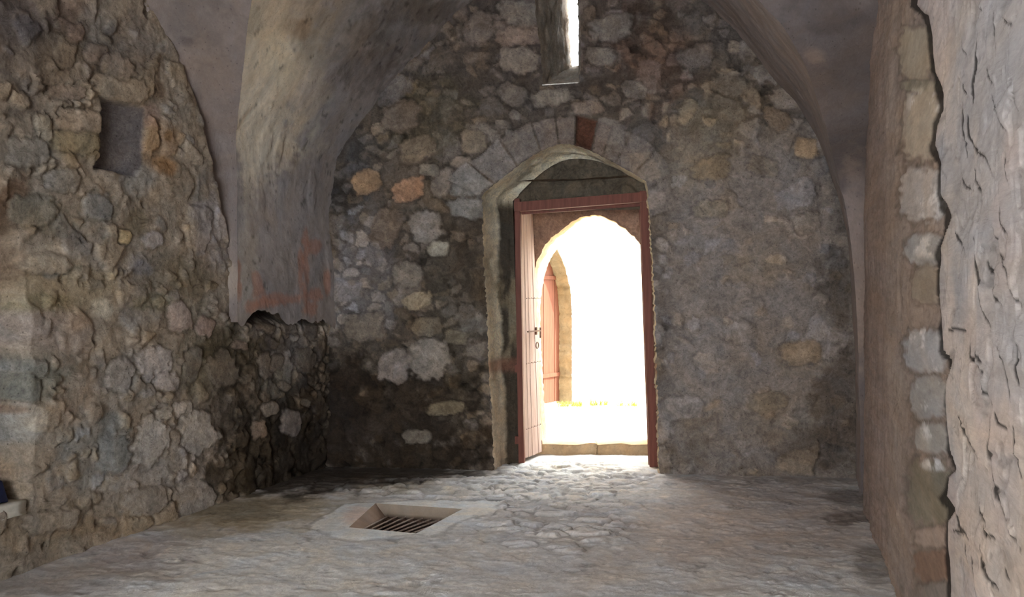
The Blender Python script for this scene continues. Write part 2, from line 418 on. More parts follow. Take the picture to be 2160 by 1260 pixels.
END_G = 2.2
def end_wall_surface(u, z):
    P0 = END.P(u, z); px, py = photo(P0)
    nz = fbm(u * 9, z * 9, 301, 5, 0.6); nb = fbm(u * 1.6, z * 1.6, 302, 4)
    nh = fbm(u * 30, z * 30, 303, 4, 0.6)
    right = sst(1380, 1440, px + 12 * nz) * sst(180, 330, py + 60 * nb)   # the plastered side right of the door
    cover = np.clip(0.34 + 0.55 * nb + 0.42 * right, 0.05, 0.97)
    h1, m1, l1, t1 = masonry(u, z, 11, 0.25, cover, 0.022, 1.2)
    h2, m2, l2, t2 = masonry(u, z, 37, 0.105, np.clip(0.35 + 0.5 * right - 0.3 * nb, 0.1, 0.9), 0.012, 1.3)
    m2 = m2 * (1 - m1)
    h = h1 + h2 * (1 - m1) + 0.012 * nz + 0.004 * nh
    base = np.ones(u.shape + (3,)) * lin((74, 65, 57))
    base = blobs(px, py, base, [
        (1600, 650, 330, 420, (92, 83, 78), 1.0), (1520, 420, 180, 160, (92, 83, 78), .8),
        (1150, 60, 360, 150, (66, 56, 52), .8), (960, 160, 160, 150, (66, 58, 52), .7),
        (1390, 120, 90, 130, (66, 46, 34), .7), (1400, 40, 60, 60, (52, 42, 34), .6),
        (1540, 60, 120, 70, (72, 64, 60), .5), (1250, 190, 160, 40, (58, 48, 40), .6),
        (1500, 250, 80, 60, (84, 76, 60), .5), (900, 250, 110, 90, (70, 62, 46), .7),
        (730, 330, 60, 110, (50, 48, 48), .7), (720, 420, 45, 40, (38, 34, 32), .8),
        (760, 600, 110, 160, (88, 82, 78), .6), (820, 780, 160, 90, (64, 56, 46), .6),
        (960, 640, 80, 240, (62, 56, 46), .7), (950, 850, 100, 150, (60, 50, 34), .75),
        (840, 880, 240, 150, (36, 28, 21), .95), (700, 900, 90, 160, (30, 23, 18), .95), (900, 970, 200, 60, (34, 26, 18), .95),  # unlit lower left corner: shade painted into the wall colour
        (780, 520, 60, 70, (96, 90, 90), .7), (740, 600, 60, 110, (94, 88, 88), .8), (790, 660, 60, 60, (90, 84, 82), .7), (960, 500, 50, 60, (70, 60, 50), .6),
        (990, 560, 40, 160, (58, 48, 38), .6),
        (1770, 620, 45, 110, (58, 52, 47), .7), (1770, 850, 55, 120, (62, 52, 44), .8),
        (1730, 940, 90, 50, (60, 50, 42), .7), (1780, 300, 40, 200, (64, 60, 58), .6),
        (1640, 880, 90, 60, (88, 74, 58), .4), (1690, 760, 60, 40, (108, 88, 62), .35),
        (1460, 350, 90, 60, (88, 78, 64), .5), (1600, 560, 80, 50, (98, 84, 66), .35),
        (1560, 240, 90, 70, (78, 66, 52), .5), (1450, 760, 70, 150, (92, 84, 80), .6),
    ], nz * 1.3 + 0.5 * nb, 3)
    dk = 1 - .55 * sst(1010, 900, px + 20 * nz) * sst(760, 850, py + 40 * nb)  # flattens stone contrast inside the painted corner shade
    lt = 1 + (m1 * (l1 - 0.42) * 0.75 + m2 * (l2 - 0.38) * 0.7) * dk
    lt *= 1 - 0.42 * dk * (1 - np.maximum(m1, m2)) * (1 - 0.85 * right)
    warm = m1 * (t1 - 0.5) + m2 * (t2 - 0.5)
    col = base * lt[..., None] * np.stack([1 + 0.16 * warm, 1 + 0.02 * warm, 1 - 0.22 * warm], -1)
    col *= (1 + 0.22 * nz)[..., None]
    # dark joints and holes
    holes = sst(0.42, 0.62, fbm(u * 5.5, z * 5.5, 310, 5, 0.6)) * (1 - 0.5 * right)
    col *= (1 - 0.5 * holes)[..., None]; h -= 0.03 * holes
    col *= END_G
    sd = np.minimum(poly_dist(u, z, door_uz), poly_dist(u, z, slit_uz))
    T = [(1105, 75, 52, 22, -2, (92, 76, 66)), (1095, 28, 42, 26, 8, (82, 74, 68)), (1095, 128, 40, 26, 5, (90, 80, 72)),
         (1010, 60, 28, 38, 20, (78, 68, 62)), (1165, 205, 42, 18, -8, (84, 76, 68)), (1080, 200, 28, 22, 25, (78, 70, 64)),
         (1290, 60, 46, 28, -8, (74, 68, 64)), (1270, 120, 30, 20, 10, (78, 72, 68)), (1240, 228, 34, 14, -4, (88, 74, 64)),
         (998, 300, 26, 26, 5, (92, 80, 66)), (975, 342, 22, 13, 0, (96, 84, 74)), (880, 315, 38, 26, -20, (86, 74, 60)),
         (845, 245, 40, 34, 10, (80, 68, 58)), (770, 385, 30, 24, -15, (118, 92, 64)), (862, 400, 36, 22, -20, (122, 88, 62)),
         (935, 385, 20, 30, 15, (92, 82, 74)), (905, 358, 22, 12, 10, (94, 86, 76)), (985, 395, 34, 22, 0, (88, 86, 84)),
         (985, 440, 38, 22, -3, (86, 84, 82)), (815, 480, 30, 44, 20, (78, 66, 56)), (900, 480, 32, 34, -25, (96, 88, 82)),
         (925, 525, 22, 16, 0, (110, 104, 92)), (880, 635, 30, 18, -20, (110, 96, 74)), (860, 580, 30, 26, 20, (92, 84, 76)),
         (905, 755, 42, 40, -15, (104, 94, 84)), (830, 772, 32, 34, 10, (100, 90, 84)), (770, 690, 40, 28, -10, (84, 76, 68)),
         (900, 690, 30, 20, 0, (84, 74, 60)), (940, 862, 40, 14, -8, (82, 72, 54)), (880, 922, 30, 14, -4, (84, 76, 66)),
         (965, 712, 26, 14, 10, (80, 72, 58)), (1700, 315, 26, 22, 5, (108, 86, 60)), (1640, 250, 30, 20, 30, (82, 66, 50)),
         (1450, 235, 14, 30, 25, (98, 84, 66)), (1500, 355, 40, 24, -10, (90, 76, 58)), (1610, 350, 34, 18, 10, (84, 74, 64)),
         (1500, 440, 36, 18, 0, (94, 84, 72)), (1690, 745, 40, 24, -5, (104, 86, 66)), (1560, 700, 34, 24, 10, (94, 84, 78)),
         (1620, 850, 40, 20, -5, (88, 76, 62)), (1440, 860, 40, 26, 0, (96, 88, 84)), (1700, 470, 30, 20, -15, (90, 80, 72)),
         (1720, 160, 26, 18, 20, (84, 76, 70)), (1470, 120, 38, 24, -20, (70, 62, 58)), (1540, 180, 34, 22, 15, (74, 66, 58)),
         (1340, 190, 26, 18, 10, (80, 72, 66)), (1060, 262, 16, 10, 0, (84, 76, 70)), (1088, 244, 12, 9, 20, (90, 82, 76)),
         (1048, 292, 13, 9, -20, (84, 76, 70)), (1074, 282, 10, 7, 0, (88, 82, 78)), (830, 190, 44, 22, -30, (72, 66, 64))]
    h, col = fixed_stones(px, py, h, col, T, 0.8 * nz + 0.35 * nh, 0.020, END_G)
    h, col = voussoirs(px, py, h, col, 0.6 * nz + 0.4 * nh, END_G)
    h = h * sst(0.0, 0.05, np.abs(sd))
    h += 0.02 * nb
    h = np.where(np.abs(sd) < 0.05, h - 0.02 * nb * (1 - sst(0.0, 0.05, np.abs(sd))), h)
    return h, col, sd

us = np.arange(-0.35, 4.95, 0.0125); zs = np.arange(-0.06, 5.0, 0.0125)
U, Z = np.meshgrid(us, zs, indexing='ij')
cu = (U[:-1, :-1] + U[1:, 1:]) / 2; cz = (Z[:-1, :-1] + Z[1:, 1:]) / 2
sdd = poly_dist(cu, cz, door_uz); sds = poly_dist(cu, cz, slit_uz)
keep = (sdd > 0) & (sds > 0)
near_d = poly_dist(U, Z, door_uz)
snap_to(U, Z, door_uz, keep, np.abs(near_d) < 0.05, 0.04)
snap_to(U, Z, slit_uz, keep, np.abs(near_d) >= 0.05, 0.04)
h, col, _ = end_wall_surface(U, Z)
tag(grid_mesh('wall_end', END.P(U, Z, h), col, M_RUBBLE, keep, flip=True), kind='structure')

# reveal surfaces: strips from the front outline to a back outline -----------------
def reveal(name, front, back, n, colour, mat, rough=0.02, seed=0, ease=None):
    """front, back: (k,3) arrays; ease bulges the strip near the front edge"""
    k = len(front); t = np.linspace(0, 1, n)
    P = front[:, None, :] * (1 - t)[None, :, None] + back[:, None, :] * t[None, :, None]
    if ease is not None:
        tb = 1 - (1 - t) ** ease
        P = P.copy(); P[..., 1] = front[:, None, 1] * (1 - tb)[None, :] + back[:, None, 1] * tb[None, :]
    s = np.concatenate([[0], np.cumsum(np.linalg.norm(np.diff(front, axis=0), axis=1))])
    dist = np.linalg.norm(back - front, axis=1).mean()
    SS = np.repeat(s[:, None], n, 1); TT = np.repeat((t * dist)[None, :], k, 0)
    d1 = np.gradient(P, axis=0); d2 = np.gradient(P, axis=1)
    nr = np.cross(d1, d2); nr /= np.linalg.norm(nr, axis=2, keepdims=True) + 1e-9
    hh = fbm(SS * 7, TT * 7, 500 + seed, 5, 0.62)
    hv, mv, r1, r3 = masonry(SS, TT + 5, 520 + seed, 0.16, np.full(SS.shape, 0.25), 0.02, 1.1)
    env = np.sin(np.pi * np.clip(t, 0, 1)) ** 0.5
    P = P + nr * ((hh * rough + hv * rough / 0.02 - rough * .6) * env[None, :])[..., None]
    c = colour(SS, TT, P) if callable(colour) else np.ones(SS.shape + (3,)) * lin(colour)
    c = c * (1 + 0.3 * hh + 0.25 * (r1 - .5) * mv)[..., None]
    return P, c

def front_pts(plane, uz): return plane.P(uz[:, 0], uz[:, 1], 0.0)

# doorway recess: back outline on the frame's plane
FR = Plane(at(1088, 630, 8.19)[:2], at(1387, 630, 8.03)[:2])
backpx_u = []
dA = [(1042, 1101), (1018, 1084)]
def recess_back(p):
    """point of the recess at the frame's depth that belongs to a point of the front outline (photo pixels)"""
    px, py = p
    X = np.array([1017, 1030, 1055, 1080, 1105, 1130, 1155, 1180, 1200, 1215, 1243, 1270, 1297, 1320, 1345, 1363, 1366])
    BX = np.array([1084, 1096, 1112, 1128, 1146, 1164, 1182, 1200, 1214, 1226, 1248, 1272, 1298, 1321, 1346, 1366, 1370])
    BY = np.array([432, 408, 392, 377, 362, 350, 341, 336, 335, 335, 337, 342, 350, 361, 374, 386, 402])
    if py > 405 and px < 1200:                       # left jamb
        t = (py - 414) / (1000 - 414); return (1082 + 16 * t, 432 + (984 - 432) * t)
    if py > 401 and px > 1200:                       # right jamb, hidden behind the arris
        return (px + 7, 630 + (py - 630) * 0.955)
    return (float(np.interp(px, X, BX)), float(np.interp(px, X, BY)))
fpx, fpy = photo(END.P(door_uz[:, 0], door_uz[:, 1]))
back = np.array([FR.uz(*recess_back((a, b))) for a, b in zip(fpx, fpy)])
back[0, 1] = back[-1, 1] = -0.06
backP = FR.P(back[:, 0], back[:, 1], 0.0)
frontP = front_pts(END, door_uz)
def jamb_col(SS, TT, P):
    n = fbm(SS * 3, TT * 6, 71, 4)
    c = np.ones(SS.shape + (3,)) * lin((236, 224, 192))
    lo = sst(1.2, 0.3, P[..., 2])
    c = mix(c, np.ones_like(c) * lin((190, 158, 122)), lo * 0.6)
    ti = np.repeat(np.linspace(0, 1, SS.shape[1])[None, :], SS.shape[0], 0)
    c = mix(c, np.ones_like(c) * lin((66, 55, 44)), sst(.36, .54, ti + .12 * n) * .95 * sst(2.45, 2.30, P[..., 2]))  # dark inner half, bright outer strip: light and shade painted into the stone
    c = mix(c, np.ones_like(c) * lin((170, 154, 122)), sst(0.1, 0.5, n) * 0.7)
    c = mix(c, np.ones_like(c) * lin((150, 92, 66)), sst(0.09, 0.03, np.abs(P[..., 2] - 0.9)) * 0.7)
    return c
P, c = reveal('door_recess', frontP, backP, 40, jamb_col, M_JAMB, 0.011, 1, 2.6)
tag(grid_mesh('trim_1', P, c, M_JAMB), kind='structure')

# slit: splayed reveal to a narrow opening at the outer face
OUT_D = 8.92
def sl_back(px, py):
    t = np.clip((py + 60) / 240.0, 0, 1)
    # left side -> 1196..1206, right -> 1222..1224, bottom y 180 -> 141
    f = np.clip((px - np.interp(py, [-60, 180], [1126, 1146])) / (np.interp(py, [-60, 180], [1216, 1222]) - np.interp(py, [-60, 180], [1126, 1146])), 0, 1)
    lx = 1193 + 12 * t; rx = 1221 + 3 * t
    return lx + (rx - lx) * f, -110 + (251) * t
spx, spy = photo(END.P(slit_uz[:, 0], slit_uz[:, 1]))
bx, by = sl_back(spx, spy)
SB = np.array([list(at(a, b, OUT_D)) for a, b in zip(bx, by)])
SB[1:-1, 0] += rs.uniform(-0.008, 0.008, len(SB) - 2)
P, c = reveal('slit', front_pts(END, slit_uz), SB, 46, (176, 160, 142), M_JAMB, 0.02, 7)
tag(grid_mesh('window_1', P, c, M_JAMB), kind='structure')

# tympanum above the door frame, and the short passage behind it
us = np.arange(-0.45, 1.75, 0.0125); zs = np.arange(2.30, 3.35, 0.0125)
U, Z = np.meshgrid(us, zs, indexing='ij')
nz = fbm(U * 9, Z * 9, 331, 5, 0.6)
h1, m1, l1, t1 = masonry(U, Z, 61, 0.15, np.full(U.shape, .3), 0.02)
col = np.ones(U.shape + (3,)) * lin((84, 74, 60)) * (1 + .3 * nz + .4 * m1 * (l1 - .4))[..., None]
tag(grid_mesh('wall_tympanum', FR.P(U, Z, h1 - 0.055), col, M_RUBBLE, flip=True), kind='structure')

arch_in = [(1152, 1000), (1143, 937), (1137, 860), (1131, 740), (1127, 640), (1126, 574), (1134, 548), (1149, 517), (1163, 502), (1177, 491), (1193, 478),
           (1208, 466), (1222, 460), (1237, 456), (1254, 454), (1266, 455), (1277, 458), (1300, 470), (1323, 486), (1346, 508), (1357, 528), (1360, 594),
           (1363, 760), (1366, 880), (1369, 1000)]
IN_D = 8.66
INW = Plane((-0.5, IN_D), (1.9, IN_D)); OUTW = Plane((-6.0, OUT_D), (6.0, OUT_D))
ain = resample([INW.uz(*p) for p in arch_in], 0.025)
ain[1:-1] += rs.uniform(-0.006, 0.006, ain[1:-1].shape)
def face_with_hole(name, plane, u0, u1, z0, z1, step, holes, mat, colour, seed, H, flipn=False, cov=.3, kind='structure'):
    U, Z = np.meshgrid(np.arange(u0, u1, step), np.arange(z0, z1, step), indexing='ij')
    cu = (U[:-1, :-1] + U[1:, 1:]) / 2; cz = (Z[:-1, :-1] + Z[1:, 1:]) / 2
    keep = np.ones(cu.shape, bool); sdv = np.full(U.shape, 9.0)
    for hp in holes:
        keep &= poly_dist(cu, cz, hp) > 0
    for hp in holes:
        s0 = np.abs(poly_dist(U, Z, hp)); snap_to(U, Z, hp, keep, s0 < step * 2, step * 2); sdv = np.minimum(sdv, s0)
    nz = fbm(U * 9, Z * 9, 340 + seed, 5, 0.6)
    h1, m1, l1, t1 = masonry(U, Z, 61 + seed, 0.2, np.full(U.shape, cov), H)
    c = np.ones(U.shape + (3,)) * lin(colour) * (1 + .25 * nz + .4 * m1 * (l1 - .4))[..., None]
    hh = h1 * sst(0, .04, sdv)
    return tag(grid_mesh(name, plane.P(U, Z, hh), c, mat, keep, flip=True), kind=kind)
face_with_hole('wall_passage', INW, 0.0, 2.4, -0.06, 2.75, 0.0125, [ain], M_RUBBLE, (150, 112, 88), 5, 0.012)
aout = ain.copy()
pxo, pyo = photo(INW.P(ain[:, 0], ain[:, 1]))
aoutpx = [(x + (11 if x < 1200 else 11 * max(0, (1254 - x) / 54.0) if x < 1254 else 1.5), 630 + (y - 630) * 0.985) for x, y in zip(pxo, pyo)]
OW = Plane((-6.0, OUT_D), (6.0, OUT_D))
aout = np.array([OW.uz(*p) for p in aoutpx]); aout[0, 1] = aout[-1, 1] = -0.06
ain2 = ain.copy(); ain2[0, 1] = ain2[-1, 1] = -0.06
P, c = reveal('outer_arch', INW.P(ain2[:, 0], ain2[:, 1]), OW.P(aout[:, 0], aout[:, 1]), 14, (196, 172, 128), M_OUT, 0.006, 3)
tag(grid_mesh('trim_2', P, c, M_OUT), kind='structure')
# outer face of the building with the arch and the slit
slo = np.array([(p[0] + 6.0, p[2]) for p in SB])
face_with_hole('wall_outer', OW, 2.0, 10.4, -0.1, 6.4, 0.03, [aout, slo], M_OUT, (170, 150, 118), 9, 0.0)

def quad_sheet(name, pts, n=(12, 12), colour=(110, 96, 80), mat=None, seed=0, H=0.02, kind='structure', parent=None):
    a, b, c_, d = [np.array(p, float) for p in pts]
    s = np.linspace(0, 1, n[0])[:, None, None]; t = np.linspace(0, 1, n[1])[None, :, None]
    P = a * (1 - s) * (1 - t) + b * s * (1 - t) + c_ * s * t + d * (1 - s) * t
    nn = np.cross(b - a, d - a); nn /= np.linalg.norm(nn)
    L1 = np.linalg.norm(b - a); L2 = np.linalg.norm(d - a)
    A = np.broadcast_to(s[..., 0] * L1, P.shape[:2]); B = np.broadcast_to(t[..., 0] * L2, P.shape[:2])
    nz = fbm(A * 5, B * 5, 800 + seed, 5, .6)
    P = P + nn * (nz * H)[..., None]
    cc = np.ones(P.shape) * lin(colour) * (1 + .35 * nz)[..., None]
    o = grid_mesh(name, P, cc, mat or M_RUBBLE, parent=parent)
    if kind: tag(o, kind=kind)
    return o
# passage behind the frame: left cheek, right cheek, ceiling
quad_sheet('wall_passage_left', [(-0.03, 8.16, -.06), (-0.03, 8.68, -.06), (-0.03, 8.68, 2.62), (-0.03, 8.16, 2.62)], (30, 90), (120, 98, 78), seed=1)
quad_sheet('wall_passage_right', [(1.50, 8.0, -.06), (1.50, 8.68, -.06), (1.50, 8.68, 2.62), (1.50, 8.0, 2.62)], (30, 90), (120, 98, 78), seed=2)
quad_sheet('ceiling_passage', [(-0.1, 8.10, 2.56), (1.55, 7.98, 2.60), (1.55, 8.70, 2.60), (-0.1, 8.70, 2.56)], (60, 20), (110, 90, 72), seed=3)

# ================================================================== LEFT WALL
LEFT_G = 2.1
niche = np.array([LEFT.uz(*p) for p in [(211, 208), (262, 218), (308, 226), (306, 262), (303, 300), (304, 352), (290, 372), (246, 363), (198, 352), (208, 335), (216, 300), (214, 250)]])
alcove = np.array([LEFT.uz(*p) for p in [(62, 1064), (54, 1000), (62, 940), (50, 860), (58, 760), (50, 640), (44, 560), (34, 500), (8, 470), (-90, 440), (-420, 400), (-420, 1130), (-60, 1078)]])
us = np.arange(1.2, 7.05, 0.0105); zs = np.arange(-0.06, 4.75, 0.0105)
U, Z = np.meshgrid(us, zs, indexing='ij')
P0 = LEFT.P(U, Z); px, py = photo(P0)
nz = fbm(U * 8, Z * 8, 401, 5, 0.6); nb = fbm(U * 1.5, Z * 1.5, 402, 4); nh = fbm(U * 28, Z * 28, 403, 4, .6)
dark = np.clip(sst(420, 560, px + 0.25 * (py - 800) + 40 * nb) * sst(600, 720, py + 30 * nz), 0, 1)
blocks_z = sst(330, 120, px) * sst(420, 260, py)
cover = np.clip(0.66 + 0.5 * nb - 0.5 * dark, .05, .97)
h1, m1, l1, t1 = masonry(U, Z, 13, 0.24, cover, 0.018, 1.15)
h2, m2, l2, t2 = masonry(U, Z, 47, 0.085, np.clip(0.70 - 0.5 * nb - 0.45 * dark, .1, .95), 0.016, 1.3)
m2 *= (1 - m1)
h = h1 + h2 * (1 - m1) + 0.014 * nz + 0.004 * nh + 0.03 * nb
base = np.ones(U.shape + (3,)) * lin((104, 93, 80))
base = blobs(px, py, base, [
    (80, 100, 170, 130, (78, 68, 60), .8), (20, 40, 90, 70, (62, 54, 52), .8), (160, 30, 40, 40, (70, 48, 34), .5),
    (200, 60, 40, 60, (88, 82, 76), .7), (280, 110, 60, 100, (84, 76, 70), .7), (130, 130, 60, 60, (84, 70, 52), .5),
    (160, 310, 70, 40, (102, 88, 62), .7), (60, 330, 90, 70, (92, 84, 74), .7), (20, 420, 40, 60, (84, 62, 42), .8),
    (95, 450, 60, 45, (90, 84, 72), .7), (210, 440, 60, 40, (92, 88, 80), .7), (250, 560, 90, 60, (98, 92, 86), .7),
    (150, 610, 130, 60, (112, 98, 74), .8), (110, 540, 50, 26, (138, 122, 102), .7), (110, 575, 24, 16, (84, 82, 80), .8),
    (95, 640, 60, 24, (88, 78, 48), .6), (120, 700, 90, 50, (112, 98, 88), .8), (215, 650, 24, 24, (146, 136, 118), .8),
    (300, 640, 60, 60, (98, 92, 86), .7), (345, 600, 40, 60, (84, 76, 62), .6), (300, 565, 24, 14, (82, 82, 90), .6),
    (440, 480, 40, 90, (106, 98, 96), .9), (400, 600, 50, 60, (84, 74, 56), .7), (290, 470, 30, 30, (74, 64, 44), .7),
    (100, 800, 60, 60, (78, 78, 70), .8), (30, 800, 30, 50, (116, 114, 110), .5), (60, 890, 50, 40, (116, 114, 110), .6),
    (160, 850, 60, 60, (112, 96, 80), .6), (250, 800, 50, 60, (96, 92, 88), .7), (330, 640, 60, 20, (90, 84, 60), .5),
    (200, 960, 90, 80, (100, 98, 94), .8), (320, 1000, 110, 80, (112, 104, 98), .8), (240, 920, 40, 50, (82, 84, 82), .6),
    (440, 960, 60, 110, (118, 108, 100), .8), (100, 1130, 120, 60, (96, 84, 68), .7), (200, 1100, 90, 40, (98, 80, 56), .7),
    (40, 1200, 80, 40, (96, 86, 74), .7), (270, 1070, 90, 40, (106, 96, 84), .7), (430, 770, 50, 80, (76, 68, 48), .7),
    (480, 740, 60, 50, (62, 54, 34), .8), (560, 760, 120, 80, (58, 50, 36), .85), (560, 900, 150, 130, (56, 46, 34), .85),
    (640, 940, 120, 140, (30, 24, 18), .95), (540, 980, 90, 90, (44, 36, 26), .8), (470, 1010, 60, 60, (58, 48, 34), .8), (680, 820, 60, 130, (50, 42, 34), .8),  # brown corner stone and the corner's shade painted together
    (520, 660, 60, 24, (58, 46, 34), .8), (620, 740, 46, 60, (80, 75, 74), .7), (585, 800, 40, 40, (74, 70, 62), .6), (560, 690, 50, 24, (78, 72, 70), .5), (340, 300, 34, 60, (110, 84, 54), .6), (352, 352, 22, 22, (118, 82, 34), .7),
    (352, 282, 10, 18, (90, 62, 20), .7), (320, 240, 24, 24, (110, 88, 78), .6), (330, 190, 20, 20, (84, 66, 48), .7),
    (20, 560, 36, 70, (84, 66, 50), .7), (20, 1000, 40, 30, (82, 60, 40), .7), (30, 865, 36, 12, (92, 66, 44), .7),
    (290, 380, 40, 30, (112, 110, 108), .6), (240, 120, 30, 30, (84, 78, 72), .5),
], nz * 1.3 + .5 * nb, 5)
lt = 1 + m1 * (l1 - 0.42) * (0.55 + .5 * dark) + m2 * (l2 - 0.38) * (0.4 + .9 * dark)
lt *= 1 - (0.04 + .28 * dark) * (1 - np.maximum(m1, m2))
warm = m1 * (t1 - .5) + m2 * (t2 - .5)
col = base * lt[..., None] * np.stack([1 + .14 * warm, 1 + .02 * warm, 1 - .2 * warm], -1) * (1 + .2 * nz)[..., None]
holes = sst(0.45, 0.65, fbm(U * 5, Z * 5, 410, 5, .6))
col *= (1 - .45 * holes)[..., None]; h -= 0.02 * holes
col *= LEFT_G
T = [(172, 255, 48, 26, 5, (120, 104, 86)), (255, 188, 62, 26, 12, (118, 104, 86)), (140, 195, 40, 16, 4, (96, 82, 70)),
     (155, 300, 50, 22, 4, (104, 92, 68)), (205, 115, 26, 20, 10, (98, 84, 74)), (140, 110, 22, 34, 10, (94, 82, 68)),
     (250, 140, 34, 24, 25, (102, 90, 78)), (90, 270, 16, 28, -15, (116, 106, 90)), (160, 70, 18, 20, 0, (92, 74, 62)),
     (100, 556, 50, 22, 0, (116, 104, 88)), (60, 320, 46, 30, 4, (96, 90, 82)), (130, 380, 40, 26, 3, (96, 90, 82)),
     (70, 445, 50, 30, 0, (94, 88, 76)), (205, 435, 34, 28, 0, (88, 88, 88)), (262, 500, 14, 16, 20, (146, 128, 88)),
     (325, 505, 22, 20, -25, (108, 104, 106)), (325, 768, 34, 34, -8, (136, 128, 124)), (250, 790, 26, 34, 15, (112, 106, 102)),
     (378, 668, 24, 32, -15, (124, 110, 104)), (432, 690, 18, 20, 15, (118, 98, 88)), (405, 770, 18, 34, 10, (90, 82, 72)),
     (470, 780, 30, 34, -25, (88, 78, 66)), (505, 728, 17, 9, 10, (104, 88, 76)), (350, 805, 26, 20, 5, (122, 112, 106)),
     (385, 865, 20, 18, -10, (128, 120, 112)), (420, 912, 36, 44, -25, (126, 118, 110)), (318, 930, 36, 52, 20, (122, 116, 110)),
     (345, 875, 16, 10, 0, (122, 114, 104)), (570, 862, 20, 14, -15, (104, 94, 84)), (612, 892, 20, 26, 10, (100, 92, 88)),
     (548, 905, 16, 20, -10, (108, 90, 74)), (600, 815, 14, 8, 30, (92, 82, 70)), (640, 760, 22, 26, 0, (76, 68, 60)),
     (410, 1050, 40, 34, -25, (114, 106, 100)), (240, 960, 30, 40, 10, (90, 92, 92)), (560, 770, 16, 26, -20, (90, 80, 70)),
     (640, 850, 12, 8, 20, (92, 84, 74)), (520, 800, 13, 8, -30, (88, 78, 66)), (585, 765, 12, 18, 15, (84, 76, 68)),
     (60, 820, 26, 26, 0, (84, 84, 78)),
     (110, 1100, 60, 22, -8, (102, 92, 80)), (300, 1060, 50, 26, -12, (108, 100, 92)), (610, 690, 18, 14, 0, (84, 76, 70)),
     (560, 690, 22, 10, 15, (80, 70, 60)), (655, 700, 14, 18, 0, (78, 70, 64))]
h, col = fixed_stones(px, py, h, col, T, .8 * nz + .35 * nh, 0.018, LEFT_G)
# square niche and the alcove at the picture's left side
sd = poly_dist(U, Z, niche) + 0.010 * nz
m = sst(0.012, -0.012, sd); h = h * (1 - m) + m * (-0.085 * sst(330, 225, px) - .01 + 0.006 * nz)
col = mix(col, np.ones_like(col) * lin((72, 67, 68)) * LEFT_G * (1 + .15 * nz)[..., None], m)
sd = poly_dist(U, Z, alcove) + 0.03 * nz
m = sst(0.03, -0.06, sd); col *= (1 - .25 * m)[..., None]; h = h * (1 - m) + m * (-0.30 + 0.03 * nz + 0.02 * h1 / 0.035)
# the wall runs back behind the side vault
lwx = np.interp(py, [-300, 0, 100, 220, 350, 450, 560, 610, 668], [230, 300, 350, 400, 430, 450, 470, 478, 486])
m = sst(16, 34, px - lwx) * sst(690, 655, py); h = h * (1 - m) - .14 * m
keep = np.ones((U.shape[0] - 1, U.shape[1] - 1), bool)
tag(grid_mesh('wall_left', LEFT.P(U, Z, h), col, M_RUBBLE, keep, flip=True), kind='structure')

# ================================================================== VAULT
AX = np.array([-0.312, -0.950])               # along the barrel, towards the camera
prof_l = [(700, 668), (697, 600), (692, 540), (685, 430), (700, 335), (728, 285), (760, 240), (800, 190), (840, 143), (880, 100), (930, 47), (980, 0), (1060, -60)]
prof_r = [(1500, 0), (1560, 55), (1605, 110), (1652, 171), (1690, 212), (1721, 259), (1742, 308), (1762, 362), (1784, 430), (1798, 500), (1808, 600), (1813, 700), (1816, 850), (1817, 1008)]
pl = np.array([END.uz(*p) for p in prof_l]); pr = np.array([END.uz(*p) for p in prof_r])
apex = [(2.05, 4.58), (2.45, 4.60)]
prof = np.vstack([pl, apex, pr])
# smooth profile by fine resampling
def smooth_profile(pts, n):
    s = np.concatenate([[0], np.cumsum(np.hypot(*np.diff(pts, axis=0).T))])
    q = np.linspace(0, s[-1], n)
    u = np.interp(q, s, pts[:, 0]); z = np.interp(q, s, pts[:, 1])
    for _ in range(14):
        u[1:-1] = (u[:-2] + 2 * u[1:-1] + u[2:]) / 4; z[1:-1] = (z[:-2] + 2 * z[1:-1] + z[2:]) / 4
    return u, z
NP = 460
pu, pz = smooth_profile(prof, NP)
base3 = END.P(pu, pz, 0.0)
Lr = np.array([(488, 668), (489, 400), (488, 300), (493, 220), (500, 150), (509, 70), (520, 0), (545, -110), (590, -240), (680, -420), (800, -600)])
Rr = np.array([(1400, -250), (1520, -120), (1622, 0), (1668, 50), (1700, 105), (1721, 152), (1759, 267), (1786, 381), (1797, 457), (1808, 600), (1816, 800), (1822, 1010)])
tmax = np.zeros(NP); ia = int(np.argmax(pz)); tt = np.linspace(0, 7.0, 1401)
for i in range(NP):
    X = base3[i, 0] + AX[0] * tt; D = base3[i, 1] + AX[1] * tt
    D = np.maximum(D, 0.4)
    qx = 1080 + F * X / D; qy = 630 - F * (base3[i, 2] - EYE) / D
    if i < ia:
        g = qx - np.interp(-qy, -Lr[:, 1], Lr[:, 0]); k = np.argmax(g < 0) if (g < 0).any() else len(tt) - 1
    else:
        g = qy - np.interp(qx, Rr[:, 0], Rr[:, 1]); k = np.argmax(g < 0) if (g < 0).any() else len(tt) - 1
        q_ = float(sst(2.75, 2.15, base3[i, 2])); k = int(((1 - q_) * tt[k] + q_ * 0.66) / 0.005)
    tmax[i] = min(tt[min(k, len(tt) - 1)], 6.0)
for _ in range(10): tmax[1:-1] = (tmax[:-2] + 2 * tmax[1:-1] + tmax[2:]) / 4
NT = 150
T_ = np.linspace(0, 1, NT)[None, :] * tmax[:, None]
T_[:, 0] = -0.06
foot = 0.20 * fbm(T_[:12] * 2.4, T_[:12] * 0, 606, 5, .6).mean(axis=0)
VX = base3[:, 0:1] + AX[0] * T_; VY = base3[:, 1:2] + AX[1] * T_; VZ = np.repeat(base3[:, 2:3], NT, 1)
VZ = VZ + foot[None, :] * sst(1.9, 1.35, VZ) * (np.arange(NP) < ia)[:, None]
